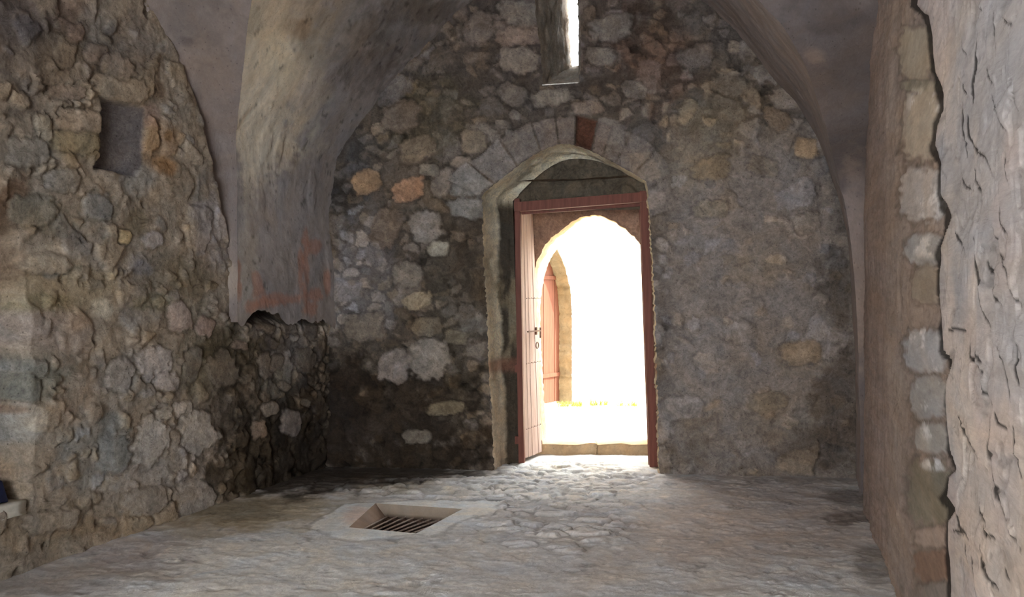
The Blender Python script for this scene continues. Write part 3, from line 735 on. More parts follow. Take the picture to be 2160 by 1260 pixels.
# profile normals (towards the inside of the barrel)
du = np.gradient(pu); dz = np.gradient(pz); ln = np.hypot(du, dz)
nu, nzv = dz / ln, -du / ln                    # left side: +u, top: -z
arc = np.concatenate([[0], np.cumsum(np.hypot(np.diff(pu), np.diff(pz)))])
A = np.repeat(arc[:, None], NT, 1)
n1 = fbm(A * 2.2, T_ * 2.2, 601, 5, .55); n2 = fbm(A * 12, T_ * 9, 602, 4, .6); n3 = fbm(A * 1.2, T_ * 7, 603, 4, .6)
off = 0.045 + 0.018 * n1 + 0.004 * n2
hv, mv, r1v, r3v = masonry(A, T_ + 9, 77, 0.20, np.clip(.80 + .4 * n1, .4, .99), 0.006, 1.5)
off = off + hv
VP = np.stack([VX + off * nu[:, None] * END.D[0], VY + off * nu[:, None] * END.D[1], VZ + off * nzv[:, None]], -1)
px, py = photo(VP)
isl = (np.arange(NP) < ia)[:, None] * np.ones((1, NT), bool)
colL = np.ones(VP.shape) * lin((92, 87, 88))
colL = blobs(px, py, colL, [
    (560, 120, 90, 260, (140, 128, 108), .95), (600, 20, 110, 90, (118, 104, 86), .7), (545, 260, 60, 170, (142, 134, 120), .8),
    (640, 180, 60, 160, (128, 120, 108), .5), (590, 110, 34, 80, (150, 142, 124), .6), (520, 40, 40, 30, (112, 104, 90), .7),
    (720, 80, 90, 90, (88, 82, 76), .6), (850, 60, 110, 80, (72, 66, 62), .6), (780, 130, 80, 60, (66, 60, 58), .6),
    (600, 480, 80, 120, (104, 98, 98), .8), (520, 560, 30, 120, (112, 106, 100), .7), (660, 430, 30, 60, (92, 88, 90), .6),
    (900, 20, 90, 40, (58, 52, 48), .6), (620, 60, 40, 26, (96, 74, 48), .5),
], n2 * 1.1 + .3 * n1, 7)
streak = fbm(px * .055 + .02 * py, py * 0.006, 611, 4, .6)
colL *= (1 + .22 * streak + .12 * n2 + .25 * mv * (r1v - .5))[..., None]
sp = sst(.5, .62, fbm(A * 14, T_ * 14, 612, 3, .6)); colL *= (1 - .45 * sp)[..., None]
rust = [(504, 590, 6, 50), (545, 605, 12, 26), (590, 632, 40, 10), (645, 555, 7, 70), (664, 520, 16, 14), (634, 560, 6, 50), (660, 625, 24, 14), (690, 600, 7, 30), (560, 640, 30, 8), (655, 650, 16, 20), (530, 650, 14, 12)]
for (x, y, rx, ry) in rust:
    d = np.hypot((px - x) / rx, (py - y) / ry) + .7 * n2
    colL = mix(colL, np.ones_like(colL) * lin((112, 72, 55)), .62 * sst(1.3, .6, d + .5 * fbm(A * 9, T_ * 9, 615, 4, .7)))
colR = np.ones(VP.shape) * lin((84, 75, 72)) * (1 + .18 * fbm(A * 1.0, T_ * 9, 621, 4, .6) + .12 * n2)[..., None]
colR = mix(colR, np.ones_like(colR) * lin((94, 81, 75)), sst(400, 700, py) * .8)
VG = 2.5
VC = np.where(isl[..., None], colL, colR) * VG
tag(grid_mesh('ceiling', VP, VC, M_PLASTER), kind='structure')

# left springer foot: ragged lower plaster edge down to the rubble is the lowest row of the barrel itself.
# side vault web (left) between the groin and the wall arch
Lw = [(486, 668), (478, 610), (470, 560), (450, 450), (430, 350), (400, 220), (350, 100), (300, 0), (210, -150), (60, -330), (-150, -520)]
Lw3 = np.array([LEFT.uz(*p) for p in Lw])
gi = np.arange(0, ia - 40)
G = VP[gi, -1]
o_ = np.argsort(Lw3[:, 1])
uw = np.interp(G[:, 2], Lw3[o_, 1], Lw3[o_, 0])
for _ in range(12): uw[1:-1] = (uw[:-2] + 2 * uw[1:-1] + uw[2:]) / 4
W = LEFT.P(uw, G[:, 2], -0.07)
NW = 70; t = np.linspace(0, 1, NW)
PW = G[:, None] * (1 - t)[None, :, None] + W[:, None] * t[None, :, None]
ndir = np.array([0.90, -0.42, 0.0])
A = np.repeat(arc[gi][:, None], NW, 1); B = np.repeat(t[None, :], len(gi), 0) * np.linalg.norm(W - G, axis=1)[:, None]
n1 = fbm(A * 2.2, B * 2.2, 631, 5, .55); n2 = fbm(A * 12, B * 12, 632, 4, .6)
sag = -0.10 * np.sin(np.pi * t)[None, :] * np.clip(np.linalg.norm(W - G, axis=1) / .6, 0, 1)[:, None]
lip = 0.02 * sst(.80, .9, t)[None, :]
endw = np.sin(np.pi * np.clip(t * .98 + .01, 0, 1))[None, :] ** .3
PW = PW + ndir * ((sag + lip + (.012 * n1 + .003 * n2) * endw))[..., None]
px, py = photo(PW)
cw = np.ones(PW.shape) * lin((80, 71, 68))
cw = mix(cw, np.ones_like(cw) * lin((98, 90, 86)), sst(.78, .92, np.repeat(t[None, :], len(gi), 0) + .04 * n2))
cw = blobs(px, py, cw, [(450, 560, 40, 110, (104, 98, 92), .7), (420, 60, 60, 90, (70, 62, 60), .5), (395, 90, 16, 10, (50, 44, 42), .5), (480, 600, 30, 40, (100, 90, 82), .6), (440, 480, 30, 80, (88, 82, 76), .5)], n2 + .4 * n1, 5)
cw *= (1 + .12 * n1 + .12 * n2)[..., None] * VG
tag(grid_mesh('ceiling_side_left', PW, cw, M_PLASTER, flip=False), kind='structure')

# side vault web (right): from the groin outwards behind the near wall
gi = np.arange(ia + 40, NP)
G = VP[gi, -1]
t = np.linspace(0, 1, 60)
tr = np.array([0.950, -0.312, 0])
PR = G[:, None] + (t * 1.3)[None, :, None] * tr
PR[..., 2] += (0.10 * np.sin(np.clip(t * 1.3, 0, 1) * math.pi / 2))[None, :]
A = np.repeat(arc[gi][:, None], 60, 1); B = np.repeat((t * 1.3)[None, :], len(gi), 0)
n1 = fbm(A * 2.2, B * 2.2, 641, 5, .55); n2 = fbm(A * 12, B * 12, 642, 4, .6)
PR[..., 1] += .012 * n1 * np.minimum(1, t * 8)[None, :]
px, py = photo(PR)
cr = np.ones(PR.shape) * lin((66, 58, 57))
cr = blobs(px, py, cr, [(1740, 20, 90, 60, (56, 49, 48), .7), (1720, 120, 30, 20, (104, 84, 72), .4), (1800, 560, 40, 260, (90, 77, 71), .9)], n2 + .4 * n1, 5)
cr *= (1 + .12 * n1 + .10 * n2)[..., None] * VG
tag(grid_mesh('ceiling_side_right', PR, cr, M_PLASTER), kind='structure')

# ================================================================== RIGHT WALL
RIGHT_G = 1.5
us = np.concatenate([np.arange(-0.02, 2.8, 0.012), np.arange(2.8, 4.2, 0.0105), np.arange(4.2, 6.2, 0.007)]); zs = np.arange(-0.06, 4.7, 0.0085)
U, Z = np.meshgrid(us, zs, indexing='ij')
P0 = RIGHT.P(U, Z); px, py = photo(P0)
nz = fbm(U * 8, Z * 8, 701, 5, .6); nb = fbm(U * 1.5, Z * 1.5, 702, 4); nh = fbm(U * 30, Z * 30, 703, 4, .6)
crk = np.array([(1962, -200), (1930, 10), (1946, 27), (1958, 32), (1963, 70), (1966, 110), (1970, 150), (1984, 178), (1990, 200), (1990, 228), (1975, 262), (1971, 305), (1984, 345), (1982, 380), (1982, 410),
                (1996, 430), (2007, 455), (1994, 490), (1983, 520), (1984, 545), (1980, 570), (1982, 640), (1986, 690), (1990, 740), (2008, 764), (1996, 800), (1993, 850), (1996, 900), (2004, 950), (2018, 992),
                (2002, 1006), (1996, 1050), (2016, 1075), (2000, 1100), (2000, 1160), (2004, 1200), (2006, 1330)], float)
bx_ = np.interp(py, crk[:, 1], crk[:, 0]) + 3 * nz + 11
q = px - bx_                                   # >0: render still on the wall
ren = sst(0, 3.0, q)
# scaly render: overlapping torn flakes
wx = fbm(U * 1.1, Z * 2.2, 711, 4, .6); wy = fbm(U * 1.1 + 50, Z * 2.2, 712, 4, .6)
a1 = U * 1.3 + 1.6 * wx; b1 = Z * 2.0 + 1.3 * wy
f1, f2, ci, cj = voronoi(a1 * 1.6, b1 * .9, 713, .95)
rc = hsh(ci, cj, 714)
saw = (a1 * 1.6 - ci) * (hsh(ci, cj, 715) - .35) + (b1 * .9 - cj) * (hsh(ci, cj, 716) - .5)
flk = 0.020 * rc + 0.024 * saw
f1b, f2b, cib, cjb = voronoi(U * 5.0 + 1.2 * wx + 1.1 * nz, Z * 4.6 + 1.2 * wy + .9 * nz, 721, .95)
rb = hsh(cib, cjb, 722)
flk2 = 0.007 * rb + 0.010 * (U * 5 + 1.2 * wx - cib) * (rb - .4)
crack = sst(.055, .0, f2 - f1) * sst(-.15, .15, fbm(U * 2, Z * 2, 731, 3))
crack2 = sst(.07, .0, f2b - f1b) * sst(.08, .3, fbm(U * 2.4, Z * 2.4, 732, 3))
hR = 0.012 + .24 * flk + .28 * flk2 + .014 * nb + .003 * nz + .0006 * nh - .006 * crack - .003 * crack2
crack *= .45; crack2 *= .6
CR = [[(2083, 145), (2093, 168), (2101, 176)], [(2093, 202), (2106, 217), (2121, 244), (2136, 274)], [(2041, 244), (2045, 282), (2064, 316), (2083, 328), (2102, 364)],
      [(2053, 332), (2064, 385), (2078, 425)], [(2066, 60), (2060, 149), (2053, 213)], [(2026, 366), (2037, 389), (2050, 394)], [(2028, 210), (2030, 260), (2037, 326)],
      [(2133, 332), (2139, 385)], [(2013, 473), (2020, 500), (2030, 521)], [(2055, 500), (2063, 570), (2073, 607), (2080, 647), (2096, 690)],
      [(2103, 480), (2110, 530), (2133, 567), (2140, 607), (2158, 640)], [(2110, 730), (2127, 767), (2141, 840)], [(2073, 787), (2077, 820), (2090, 838)],
      [(2083, 550), (2093, 568), (2108, 575)], [(2047, 720), (2050, 753), (2080, 783)], [(1995, 692), (2015, 690), (2037, 692)],
      [(2090, 843), (2100, 870), (2097, 907), (2088, 940), (2093, 980), (2100, 1017), (2110, 1053), (2123, 1087), (2137, 1123), (2158, 1165)],
      [(2073, 1157), (2083, 1200), (2097, 1230), (2111, 1246)], [(2020, 1085), (2033, 1117), (2047, 1138)], [(2108, 873), (2115, 890), (2128, 901)],
      [(2077, 1113), (2085, 1128), (2101, 1137)], [(2022, 880), (2040, 920), (2060, 965)], [(2063, 1053), (2072, 1085), (2085, 1110)],
      [(2105, 30), (2110, 60), (2106, 100)], [(2062, 5), (2070, 14), (2082, 18)], [(2128, 34), (2138, 42), (2146, 52)], [(2060, 740), (2072, 752), (2078, 765)],
      [(2056, 1180), (2064, 1225), (2070, 1270)], [(2036, 1150), (2046, 1195)], [(2146, 700), (2150, 760), (2156, 810)], [(2118, 1200), (2132, 1225)],
      [(2029, 175), (2033, 183), (2040, 196)], [(2028, 80), (2032, 100), (2040, 112)], [(2148, 900), (2146, 960), (2155, 1010)], [(2010, 1120), (2040, 1128)],
      [(2120, 440), (2124, 470), (2134, 492)], [(2148, 200), (2156, 232)], [(2100, 600), (2106, 625), (2116, 640)]]
ckm = np.zeros(U.shape); lift = np.zeros(U.shape)
for pts_ in CR:
    best = np.full(U.shape, 1e6); side = np.zeros(U.shape); tp = np.zeros(U.shape)
    ya, yb = pts_[0][1], pts_[-1][1]
    selc = (py > ya - 40) & (py < yb + 40) & (px > min(p[0] for p in pts_) - 40) & (px < max(p[0] for p in pts_) + 90)
    if not selc.any(): continue
    X_ = px[selc] - 14 + 5 * nz[selc]; Y_ = py[selc] + 6 * nb[selc]
    bd = np.full(X_.shape, 1e6); sdn = np.zeros(X_.shape); par = np.zeros(X_.shape); ns = len(pts_) - 1
    for i in range(ns):
        (x0, y0), (x1, y1) = pts_[i], pts_[i + 1]; ex, ey = x1 - x0, y1 - y0
        tq = np.clip(((X_ - x0) * ex + (Y_ - y0) * ey) / (ex * ex + ey * ey), 0, 1)
        dd_ = np.hypot((X_ - x0 - tq * ex), Y_ - y0 - tq * ey)
        cl = dd_ < bd; bd = np.where(cl, dd_, bd); sdn = np.where(cl, np.sign((X_ - x0) * ey - (Y_ - y0) * ex), sdn); par = np.where(cl, (i + tq) / ns, par)
    taper = np.sin(np.pi * np.clip(par, .04, .96)) ** .5
    ckm[selc] = np.maximum(ckm[selc], np.where(sdn > 0, sst(3.0, 1.0, bd / taper), sst(7.6, 4.6, bd / taper)))
    lift[selc] = np.maximum(lift[selc], np.where(sdn > 0, np.exp(-bd / 22.0) * taper, 0))
hR = hR + .008 * lift - .002 * ckm
crack = np.maximum(crack, ckm * 1.15)  # drawn cracks: crevice shade painted in colour, grooves left almost flat
cR = np.ones(U.shape + (3,)) * lin((156, 140, 133))
cR = mix(cR, np.ones_like(cR) * lin((140, 136, 136)), sst(-.05, .45, fbm(U * 1.3, Z * 1.8, 741, 4, .6)) * .8)
cR = mix(cR, np.ones_like(cR) * lin((176, 158, 142)), sst(.1, .5, fbm(U * 1.7 + 9, Z * 1.2, 742, 4, .6)) * .6)
cR *= (0.92 + .16 * rc + .10 * (rb - .5) + .10 * nz)[..., None]
cR *= .92 * (1 - .75 * crack - .45 * crack2)[..., None]
nq = fbm(U * 1.9, Z * 9, 781, 5, .62); nq2 = fbm(U * 6, Z * 30, 782, 4, .62)
# bare quoin masonry between px 1890 and the torn edge, mortar beyond
streak = fbm(U * 9, Z * .9, 751, 4, .6); st2 = fbm(U * 20 + 3 * nz, Z * 1.6, 752, 4, .6)
cM = np.ones(U.shape + (3,)) * lin((120, 101, 91))
cM = mix(cM, np.ones_like(cM) * lin((134, 115, 101)), sst(1860, 1890, px) * .7)
cM *= .86 * (1 + .10 * streak + .08 * st2 + .20 * nq + .16 * nq2)[..., None]
hM = .012 * streak + .006 * st2 + .010 * nz + .003 * nh + .02 * nb
pil = sst(1868, 1850, px + 4 * nz)            # soft pilaster fold
hM = hM + .03 * pil * sst(1826, 1838, px)
hq, mq, lq, tq = masonry(U, Z, 88, .2, np.full(U.shape, .55), .02, 1.6)
T = [(1930, 112, 34, 56, 0, (150, 132, 108)), (1945, 182, 44, 12, 0, (132, 122, 100)), (1945, 262, 40, 78, 4, (156, 140, 120)),
     (1945, 408, 44, 58, 0, (160, 150, 144)), (1948, 526, 40, 32, 0, (146, 142, 140)), (1955, 600, 32, 38, 0, (128, 114, 98)),
     (1950, 742, 44, 46, 0, (152, 148, 148)), (1958, 838, 38, 44, 0, (138, 134, 132)), (1966, 925, 38, 32, 0, (140, 134, 128)),
     (1962, 1042, 44, 66, 0, (106, 98, 80)), (1970, 1132, 36, 22, 0, (140, 118, 104)), (1968, 1195, 38, 34, -12, (112, 82, 62)), (1975, 1252, 40, 22, -6, (118, 108, 100))]
cM *= RIGHT_G
hM, cM = fixed_stones(px, py, hM, cM, T, .34 * nq + .2 * nq2, .004, RIGHT_G * .92, .9)
wh = sst(.0, .22, fbm(U * 2.2, Z * 11, 761, 5, .7)) * sst(1905, 1925, px)
patch = np.zeros(U.shape)
for (x, y, rx, ry) in [(1965, 430, 30, 40), (1955, 520, 30, 24), (1950, 715, 34, 24), (1960, 790, 30, 50), (1970, 905, 28, 26), (1975, 980, 30, 14), (1950, 220, 34, 26), (1965, 845, 26, 30)]:
    patch = np.maximum(patch, sst(1.3, .6, np.hypot((px - x) / rx, (py - y) / ry)))
cM = mix(cM, np.ones_like(cM) * lin((196, 192, 192)) * RIGHT_G, wh * patch * .6)
# the dark gap behind the torn edge, crevice shade painted on
gapn = fbm(Z * 3.2, U * .0, 771, 3)
gw = 2.0 + 5.0 * np.clip(gapn + .25, 0, 1)
for (x0_, y0_, s_) in [(1988, 195, 7), (1976, 325, 9), (1995, 445, 10), (1984, 540, 6), (2000, 755, 7), (1998, 960, 6), (2006, 1062, 12), (1984, 690, 5)]:
    gw = gw + s_ * np.exp(-((py - y0_) / 22.0) ** 2)
gap = sst(-1.3 * gw - 15, -1.3 * gw - 12, q) * (1 - ren)
hM = hM - .006 * gap
cM *= (1 - .86 * gap)[..., None]
hR2 = hR * sst(0, 26, q) + .018 * sst(26, 0, q)
h = hM * (1 - ren) + hR2 * ren
col = mix(cM, cR * RIGHT_G, ren)
tag(grid_mesh('wall_right', RIGHT.P(U, Z, h), col, M_RENDER, flip=True), kind='structure')
# returns of the near wall: far side and near side
e0 = RIGHT.P(0.0, 0.0)[:2]
quad_sheet('wall_right_return', [(e0[0], e0[1], -.06), (e0[0] + 1.6, e0[1] + .3, -.06), (e0[0] + 1.6, e0[1] + .3, 4.9), (e0[0], e0[1], 4.9)], (20, 60), (120, 104, 96), seed=11)
e1 = RIGHT.P(6.18, 0.0)[:2]
quad_sheet('wall_right_end', [(e1[0], e1[1], -.06), (e1[0] + 4.6, e1[1] - .4, -.06), (e1[0] + 4.6, e1[1] - .4, 4.9), (e1[0], e1[1], 4.9)], (20, 60), (150, 134, 124), seed=12)

# ================================================================== FLOOR
pit_px = [(736, 1116), (792, 1065), (976, 1077), (878, 1129)]
pit = np.array([at_floor(*p)[:2] for p in pit_px])
slab_px = [(652, 1110), (690, 1086), (728, 1067), (800, 1062), (880, 1057), (960, 1060), (1062, 1060), (1040, 1078), (1002, 1096), (960, 1112), (925, 1132), (860, 1136), (790, 1138), (720, 1134), (680, 1122)]
slab = np.array([at_floor(*p)[:2] for p in slab_px])
xs = np.arange(-4.2, 3.7, 0.0125); ys = np.concatenate([np.arange(3.6, 8.75, 0.011)])
X, Y = np.meshgrid(xs, ys, indexing='ij')
P0 = np.stack([X, Y, np.zeros_like(X)], -1); px, py = photo(P0)
nz = fbm(X * 6, Y * 6, 901, 5, .6); nb = fbm(X * 1.2, Y * 1.2, 902, 4); nh = fbm(X * 24, Y * 24, 903, 4, .6)
cob = np.zeros(X.shape)
for (x, y, rx, ry) in [(1150, 1070, 190, 70), (1200, 1010, 200, 40), (1060, 1040, 160, 50), (1180, 1120, 170, 50), (900, 1030, 260, 26)]:
    cob = np.maximum(cob, sst(1.35, .55, np.hypot((px - x) / rx, (py - y) / ry) + .4 * nz))
near = np.maximum(cob, .30)
h1, m1, l1, t1 = masonry(X, Y, 17, .115, np.clip(.10 + .80 * (1 - cob) + .3 * nb, .05, 1.0), .016, 1.7, .5)
h2, m2, l2, t2 = masonry(X, Y, 57, .05, np.clip(.55 + .3 * (1 - cob), .1, .97), .007, 1.5)
h = h1 * (0.35 + .75 * cob) + h2 * (1 - m1) * (.4 + .6 * cob) + .010 * nz + .0035 * nh + .012 * nb
# worn ledge edge behind the drain
base = np.ones(X.shape + (3,)) * lin((130, 127, 124))
base = blobs(px, py, base, [
    (1560, 1100, 330, 130, (118, 110, 106), .9), (1300, 1200, 420, 90, (124, 118, 114), .7), (500, 1200, 420, 90, (138, 134, 128), .9),
    (560, 1080, 210, 40, (112, 100, 74), .8), (430, 1110, 120, 30, (106, 94, 72), .7), (120, 1215, 260, 50, (98, 90, 84), .7),
    (280, 1160, 120, 40, (112, 102, 98), .7), (620, 1015, 270, 34, (40, 32, 24), .97), (800, 998, 250, 16, (40, 33, 26), .95), (480, 1075, 130, 26, (84, 74, 54), .7), (900, 1035, 160, 12, (120, 112, 96), .5), (1180, 1100, 220, 60, (128, 124, 122), .6),  # darkest blobs: shadow of the left corner painted into the floor colour
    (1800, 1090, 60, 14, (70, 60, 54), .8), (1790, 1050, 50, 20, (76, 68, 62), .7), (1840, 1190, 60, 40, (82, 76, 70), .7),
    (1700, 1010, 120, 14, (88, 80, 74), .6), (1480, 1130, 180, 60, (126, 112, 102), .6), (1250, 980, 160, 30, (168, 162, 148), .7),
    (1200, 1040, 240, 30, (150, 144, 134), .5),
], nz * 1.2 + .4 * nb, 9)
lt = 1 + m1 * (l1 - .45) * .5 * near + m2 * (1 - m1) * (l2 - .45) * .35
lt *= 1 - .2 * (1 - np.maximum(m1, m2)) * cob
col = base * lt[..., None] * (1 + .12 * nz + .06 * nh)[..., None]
speck = sst(.36, .52, fbm(X * 7, Y * 7, 911, 5, .65)) * (1 - .6 * cob)
col *= (1 - .32 * speck)[..., None]; h -= .006 * speck
lightsp = sst(.42, .6, fbm(X * 11 + 30, Y * 11, 912, 4, .65))
col *= (1 + .3 * lightsp)[..., None]
FG = 2.9
sds_ = poly_dist(X, Y, slab) + .07 * nz + .02 * nh
ms = sst(.03, -.03, sds_)
h = h * (1 - ms) + ms * (.010 + .002 * nz)
cs = np.ones(X.shape + (3,)) * lin((146, 145, 141))
pink = sst(1.2, .5, np.hypot((px - 762) / 44, (py - 1094) / 22) + .3 * nz)
cs = mix(cs, np.ones_like(cs) * lin((150, 130, 116)), pink)
cs *= (1 + .07 * nz)[..., None]
col = mix(col, cs, ms)
edge_dark = sst(.03, .012, np.abs(sds_ - .012)) * sst(-.1, .2, nb + .3 * nz)
col *= (1 - .28 * edge_dark)[..., None]
# long crack behind the slab
cx_ = np.interp(px, [820, 870, 930, 1000, 1060], [1048, 1054, 1055, 1059, 1057])
ck = sst(2.2, .6, np.abs(py - cx_ + 3 * nz)) * sst(815, 830, px) * sst(1075, 1050, px)
col *= (1 - .5 * ck)[..., None]; h -= .012 * ck
# doorway floor rises slightly, and walls meet it
cxm = (X[:-1, :-1] + X[1:, 1:]) / 2; cym = (Y[:-1, :-1] + Y[1:, 1:]) / 2
keep = poly_dist(cxm, cym, pit) > 0
pitr = resample([tuple(p) for p in pit] + [tuple(pit[0])], .01)
nd = np.abs(poly_dist(X, Y, pit))
snap_to(X, Y, pitr, keep, nd < .03, .03)
h = np.where(nd < .02, .010, h)
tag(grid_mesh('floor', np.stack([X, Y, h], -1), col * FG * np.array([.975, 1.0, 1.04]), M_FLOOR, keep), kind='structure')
# floor of the room behind the photographer and beyond the frame
quad_sheet('floor_rear', [(-5.6, -4.2, -.012), (5.2, -4.2, -.012), (5.2, 3.7, -.012), (-5.6, 3.7, -.012)], (60, 60), (160, 150, 142), M_FLOOR, 21, .006)

# ================================================================== ROOM SHELL (closes the space behind the camera and blocks leaking sky light)
def bx(bm, c, s, rot=None):
    m = Matrix.Translation(c) @ (rot.to_4x4() if rot else Matrix.Identity(4)) @ Matrix.Diagonal((*s, 1))
    return bmesh.ops.create_cube(bm, size=1, matrix=m)['verts']
def bm_obj(name, bm, mat, parent=None, smooth=False, bevel=0.0, seg=2):
    if bevel: bmesh.ops.bevel(bm, geom=bm.edges[:], offset=bevel, segments=seg, affect='EDGES')
    me = bpy.data.meshes.new(name); bm.to_mesh(me); bm.free()
    if smooth:
        for p in me.polygons: p.use_smooth = True
    return link(name, me, mat, parent)
def shell(name, boxes):
    bm = bmesh.new()
    for (x0, x1, y0, y1, z0, z1) in boxes:
        bx(bm, ((x0 + x1) / 2, (y0 + y1) / 2, (z0 + z1) / 2), (x1 - x0, y1 - y0, z1 - z0))
    return tag(bm_obj(name, bm, M_SHELL), kind='structure')
shell('wall_rear', [(-5.6, -3.2, -4.4, -4.1, -.6, 6.2), (0.0, 5.4, -4.4, -4.1, -.6, 6.2), (-3.2, 0.0, -4.4, -4.1, 3.4, 6.2)])
shell('wall_rear_left', [(-5.5, -5.2, -4.2, -1.7, -.6, 6.2), (-5.5, -5.2, 0.5, 9.0, -.6, 6.2), (-5.5, -5.2, -1.7, 0.5, 3.3, 6.2), (-5.5, -5.2, -1.7, 0.5, -.1, .9)])
shell('wall_rear_right', [(5.1, 5.4, -4.2, 9.0, -.6, 6.2)])
shell('ground', [(-5.6, 5.5, -4.4, 9.0, -.75, -.55)])  # unseen slab added under the floor to stop sky light leaking in
shell('wall_footing', [(-5.6, 5.5, 8.95, 9.1, -.6, .07)])  # unseen skirt added below the outer wall against the same light leak
shell('ceiling_outer', [(-5.6, 5.5, -4.4, 9.0, 6.1, 6.4)])
shell('ceiling_rear', [(-5.3, 5.2, -4.2, 2.2, 4.75, 4.9)])

# ================================================================== DRAIN
dr = empty('floor_drain', (float(pit[:, 0].mean()), float(pit[:, 1].mean()), 0))
tag(dr, 'sunken rectangular floor drain with rusty iron bars in pale concrete surround', 'drain')
inv = Matrix.Translation(-dr.location)
def pit_wall(a, b, z0, z1, col_, nme='pit_wall'):
    n = 40
    s = np.linspace(0, 1, n); zz = np.linspace(z1, z0, 14)
    P = np.zeros((n, 14, 3))
    P[..., 0] = (a[0] + (b[0] - a[0]) * s)[:, None]; P[..., 1] = (a[1] + (b[1] - a[1]) * s)[:, None]; P[..., 2] = zz[None]
    P -= np.array(dr.location)
    nn = fbm(np.repeat(s[:, None] * 5, 14, 1), np.repeat(zz[None] * 8, n, 0), 77, 3)
    c = np.ones(P.shape) * lin(col_) * .75 * (1 + .2 * nn)[..., None]
    c = mix(c, np.ones_like(c) * lin((60, 44, 36)), np.repeat(sst(-.06, -.09, zz)[None], n, 0))  # muddy brown below the bars, pit shade put into the colour
    return grid_mesh(nme, P, c, M_CONC, parent=dr)
deep = -0.42
gl_near = at_floor(764, 1116, -.012); gl_far = Vector((*(pit[1] + (pit[2] - pit[1]) * .11 + np.array([0, .012])), -.078))
tl_n, tl_f = Vector((*pit[0], .010)), Vector((pit[1][0], pit[1][1] + .012, .010))
n = 24
sl = np.zeros((n, 30, 3))
for a_ in range(n):
    f = a_ / (n - 1)
    p, q = tl_n.lerp(tl_f, f), gl_near.lerp(gl_far, f)
    for b_ in range(30):
        sl[a_, b_] = p.lerp(q, b_ / 20) if b_ <= 20 else (q.x, q.y, q.z + (deep - q.z) * (b_ - 20) / 9)
sl -= np.array(dr.location)
nn = fbm(sl[..., 1] * 14, sl[..., 2] * 14 + sl[..., 0] * 14, 78, 4)
cc_ = np.ones(sl.shape) * lin((168, 142, 124)) * (1 + .25 * nn)[..., None]
cc_[:, 22:] = lin((60, 44, 36))  # lower slope darkened the same way, painted pit shade
grid_mesh('pit_slope', sl, cc_, M_CONC, parent=dr)
for k, cc in zip(range(1, 4), [(158, 140, 122), (150, 138, 128), (150, 138, 128)]):
    pit_wall(pit[k], pit[(k + 1) % 4], deep, .010, cc)
bm = bmesh.new()
vsx = [bm.verts.new((p[0] - dr.location.x, p[1] - dr.location.y, deep)) for p in pit]
bm.faces.new(vsx)
bm_obj('pit_bottom', bm, M_PIT, dr)
# bars run from the near-left side to the far-right side
A0, A1, A2, A3 = gl_near.copy(), gl_far.copy(), Vector((*pit[2], -.078)), Vector((*pit[3], -.012))          # near-left, far-left, far-right, near-right
NB = 9
for k in range(NB):
    f = (k + .5) / NB
    p0 = A0.lerp(A3, f) + Vector((-.02, -.02, 0)); p1 = A1.lerp(A2, f) + Vector((0, .01, 0))
    d = p1 - p0
    bm = bmesh.new()
    rot = d.to_track_quat('X', 'Z').to_matrix()
    bx(bm, (p0 + p1) / 2 - dr.location, (d.length - .03, .0095, .010), rot)
    bm_obj('grate_bar', bm, M_BAR, dr, bevel=.003)
for f, zoff in ((.12, -.016), (.93, -.016)):
    p0 = A0.lerp(A1, f); p1 = A3.lerp(A2, f); d = p1 - p0
    bm = bmesh.new(); bx(bm, (p0 + p1) / 2 - dr.location + Vector((0, 0, zoff)), (d.length, .016, .014), Matrix.Rotation(math.atan2(d.y, d.x), 3, 'Z'))
    bm_obj('cross_bar', bm, M_IRON, dr)

# ================================================================== DOOR
def prism_path(bm, a, b, w_, d_, up=Vector((0, 0, 1)), side=None):
    """square timber from a to b; w_ across (side direction), d_ in depth"""
    a = Vector(a); b = Vector(b); ax = (b - a).normalized()
    s = (side or Vector((FR.D[0], FR.D[1], 0))); s = (s - ax * s.dot(ax)).normalized(); t = ax.cross(s)
    vs_ = []
    for p in (a, b):
        for (i, j) in ((-1, -1), (1, -1), (1, 1), (-1, 1)):
            vs_.append(bm.verts.new(p + s * i * w_ / 2 + t * j * d_ / 2))
    for q in ((0, 1, 2, 3), (7, 6, 5, 4), (0, 4, 5, 1), (1, 5, 6, 2), (2, 6, 7, 3), (3, 7, 4, 0)):
        bm.faces.new([vs_[k] for k in q])
tl = at(1088, 428, 8.19); bl = at(1099, 979, 8.19); tr_ = at(1366, 407, 8.03); br = at(1387, 984, 8.03)
door = empty('door_1', (0.65, 8.12, 0)); tag(door, kind='structure')
def under(o): return Matrix.Translation(-o.location)
def dobj(name, bm, mat, par, root, **kw):
    bmesh.ops.transform(bm, matrix=Matrix.Translation(-root), verts=bm.verts[:])
    return bm_obj(name, bm, mat, par, **kw)
R0 = door.location.copy()
zb = 0.0
frame_parts = []
# posts: left one seen edge on beside the open leaf, right one full
bm = bmesh.new(); prism_path(bm, at(1092, 420, 8.20), Vector((at(1101, 985, 8.20).x, 8.20, zb)), .050, .11)
dobj('door_post', bm, M_FRAME, door, R0, bevel=.004)
bm = bmesh.new(); prism_path(bm, at(1357.5, 404, 8.05), Vector((at(1379, 985, 8.05).x, 8.05, zb)), .075, .11)
dobj('door_post', bm, M_FRAME, door, R0, bevel=.004)
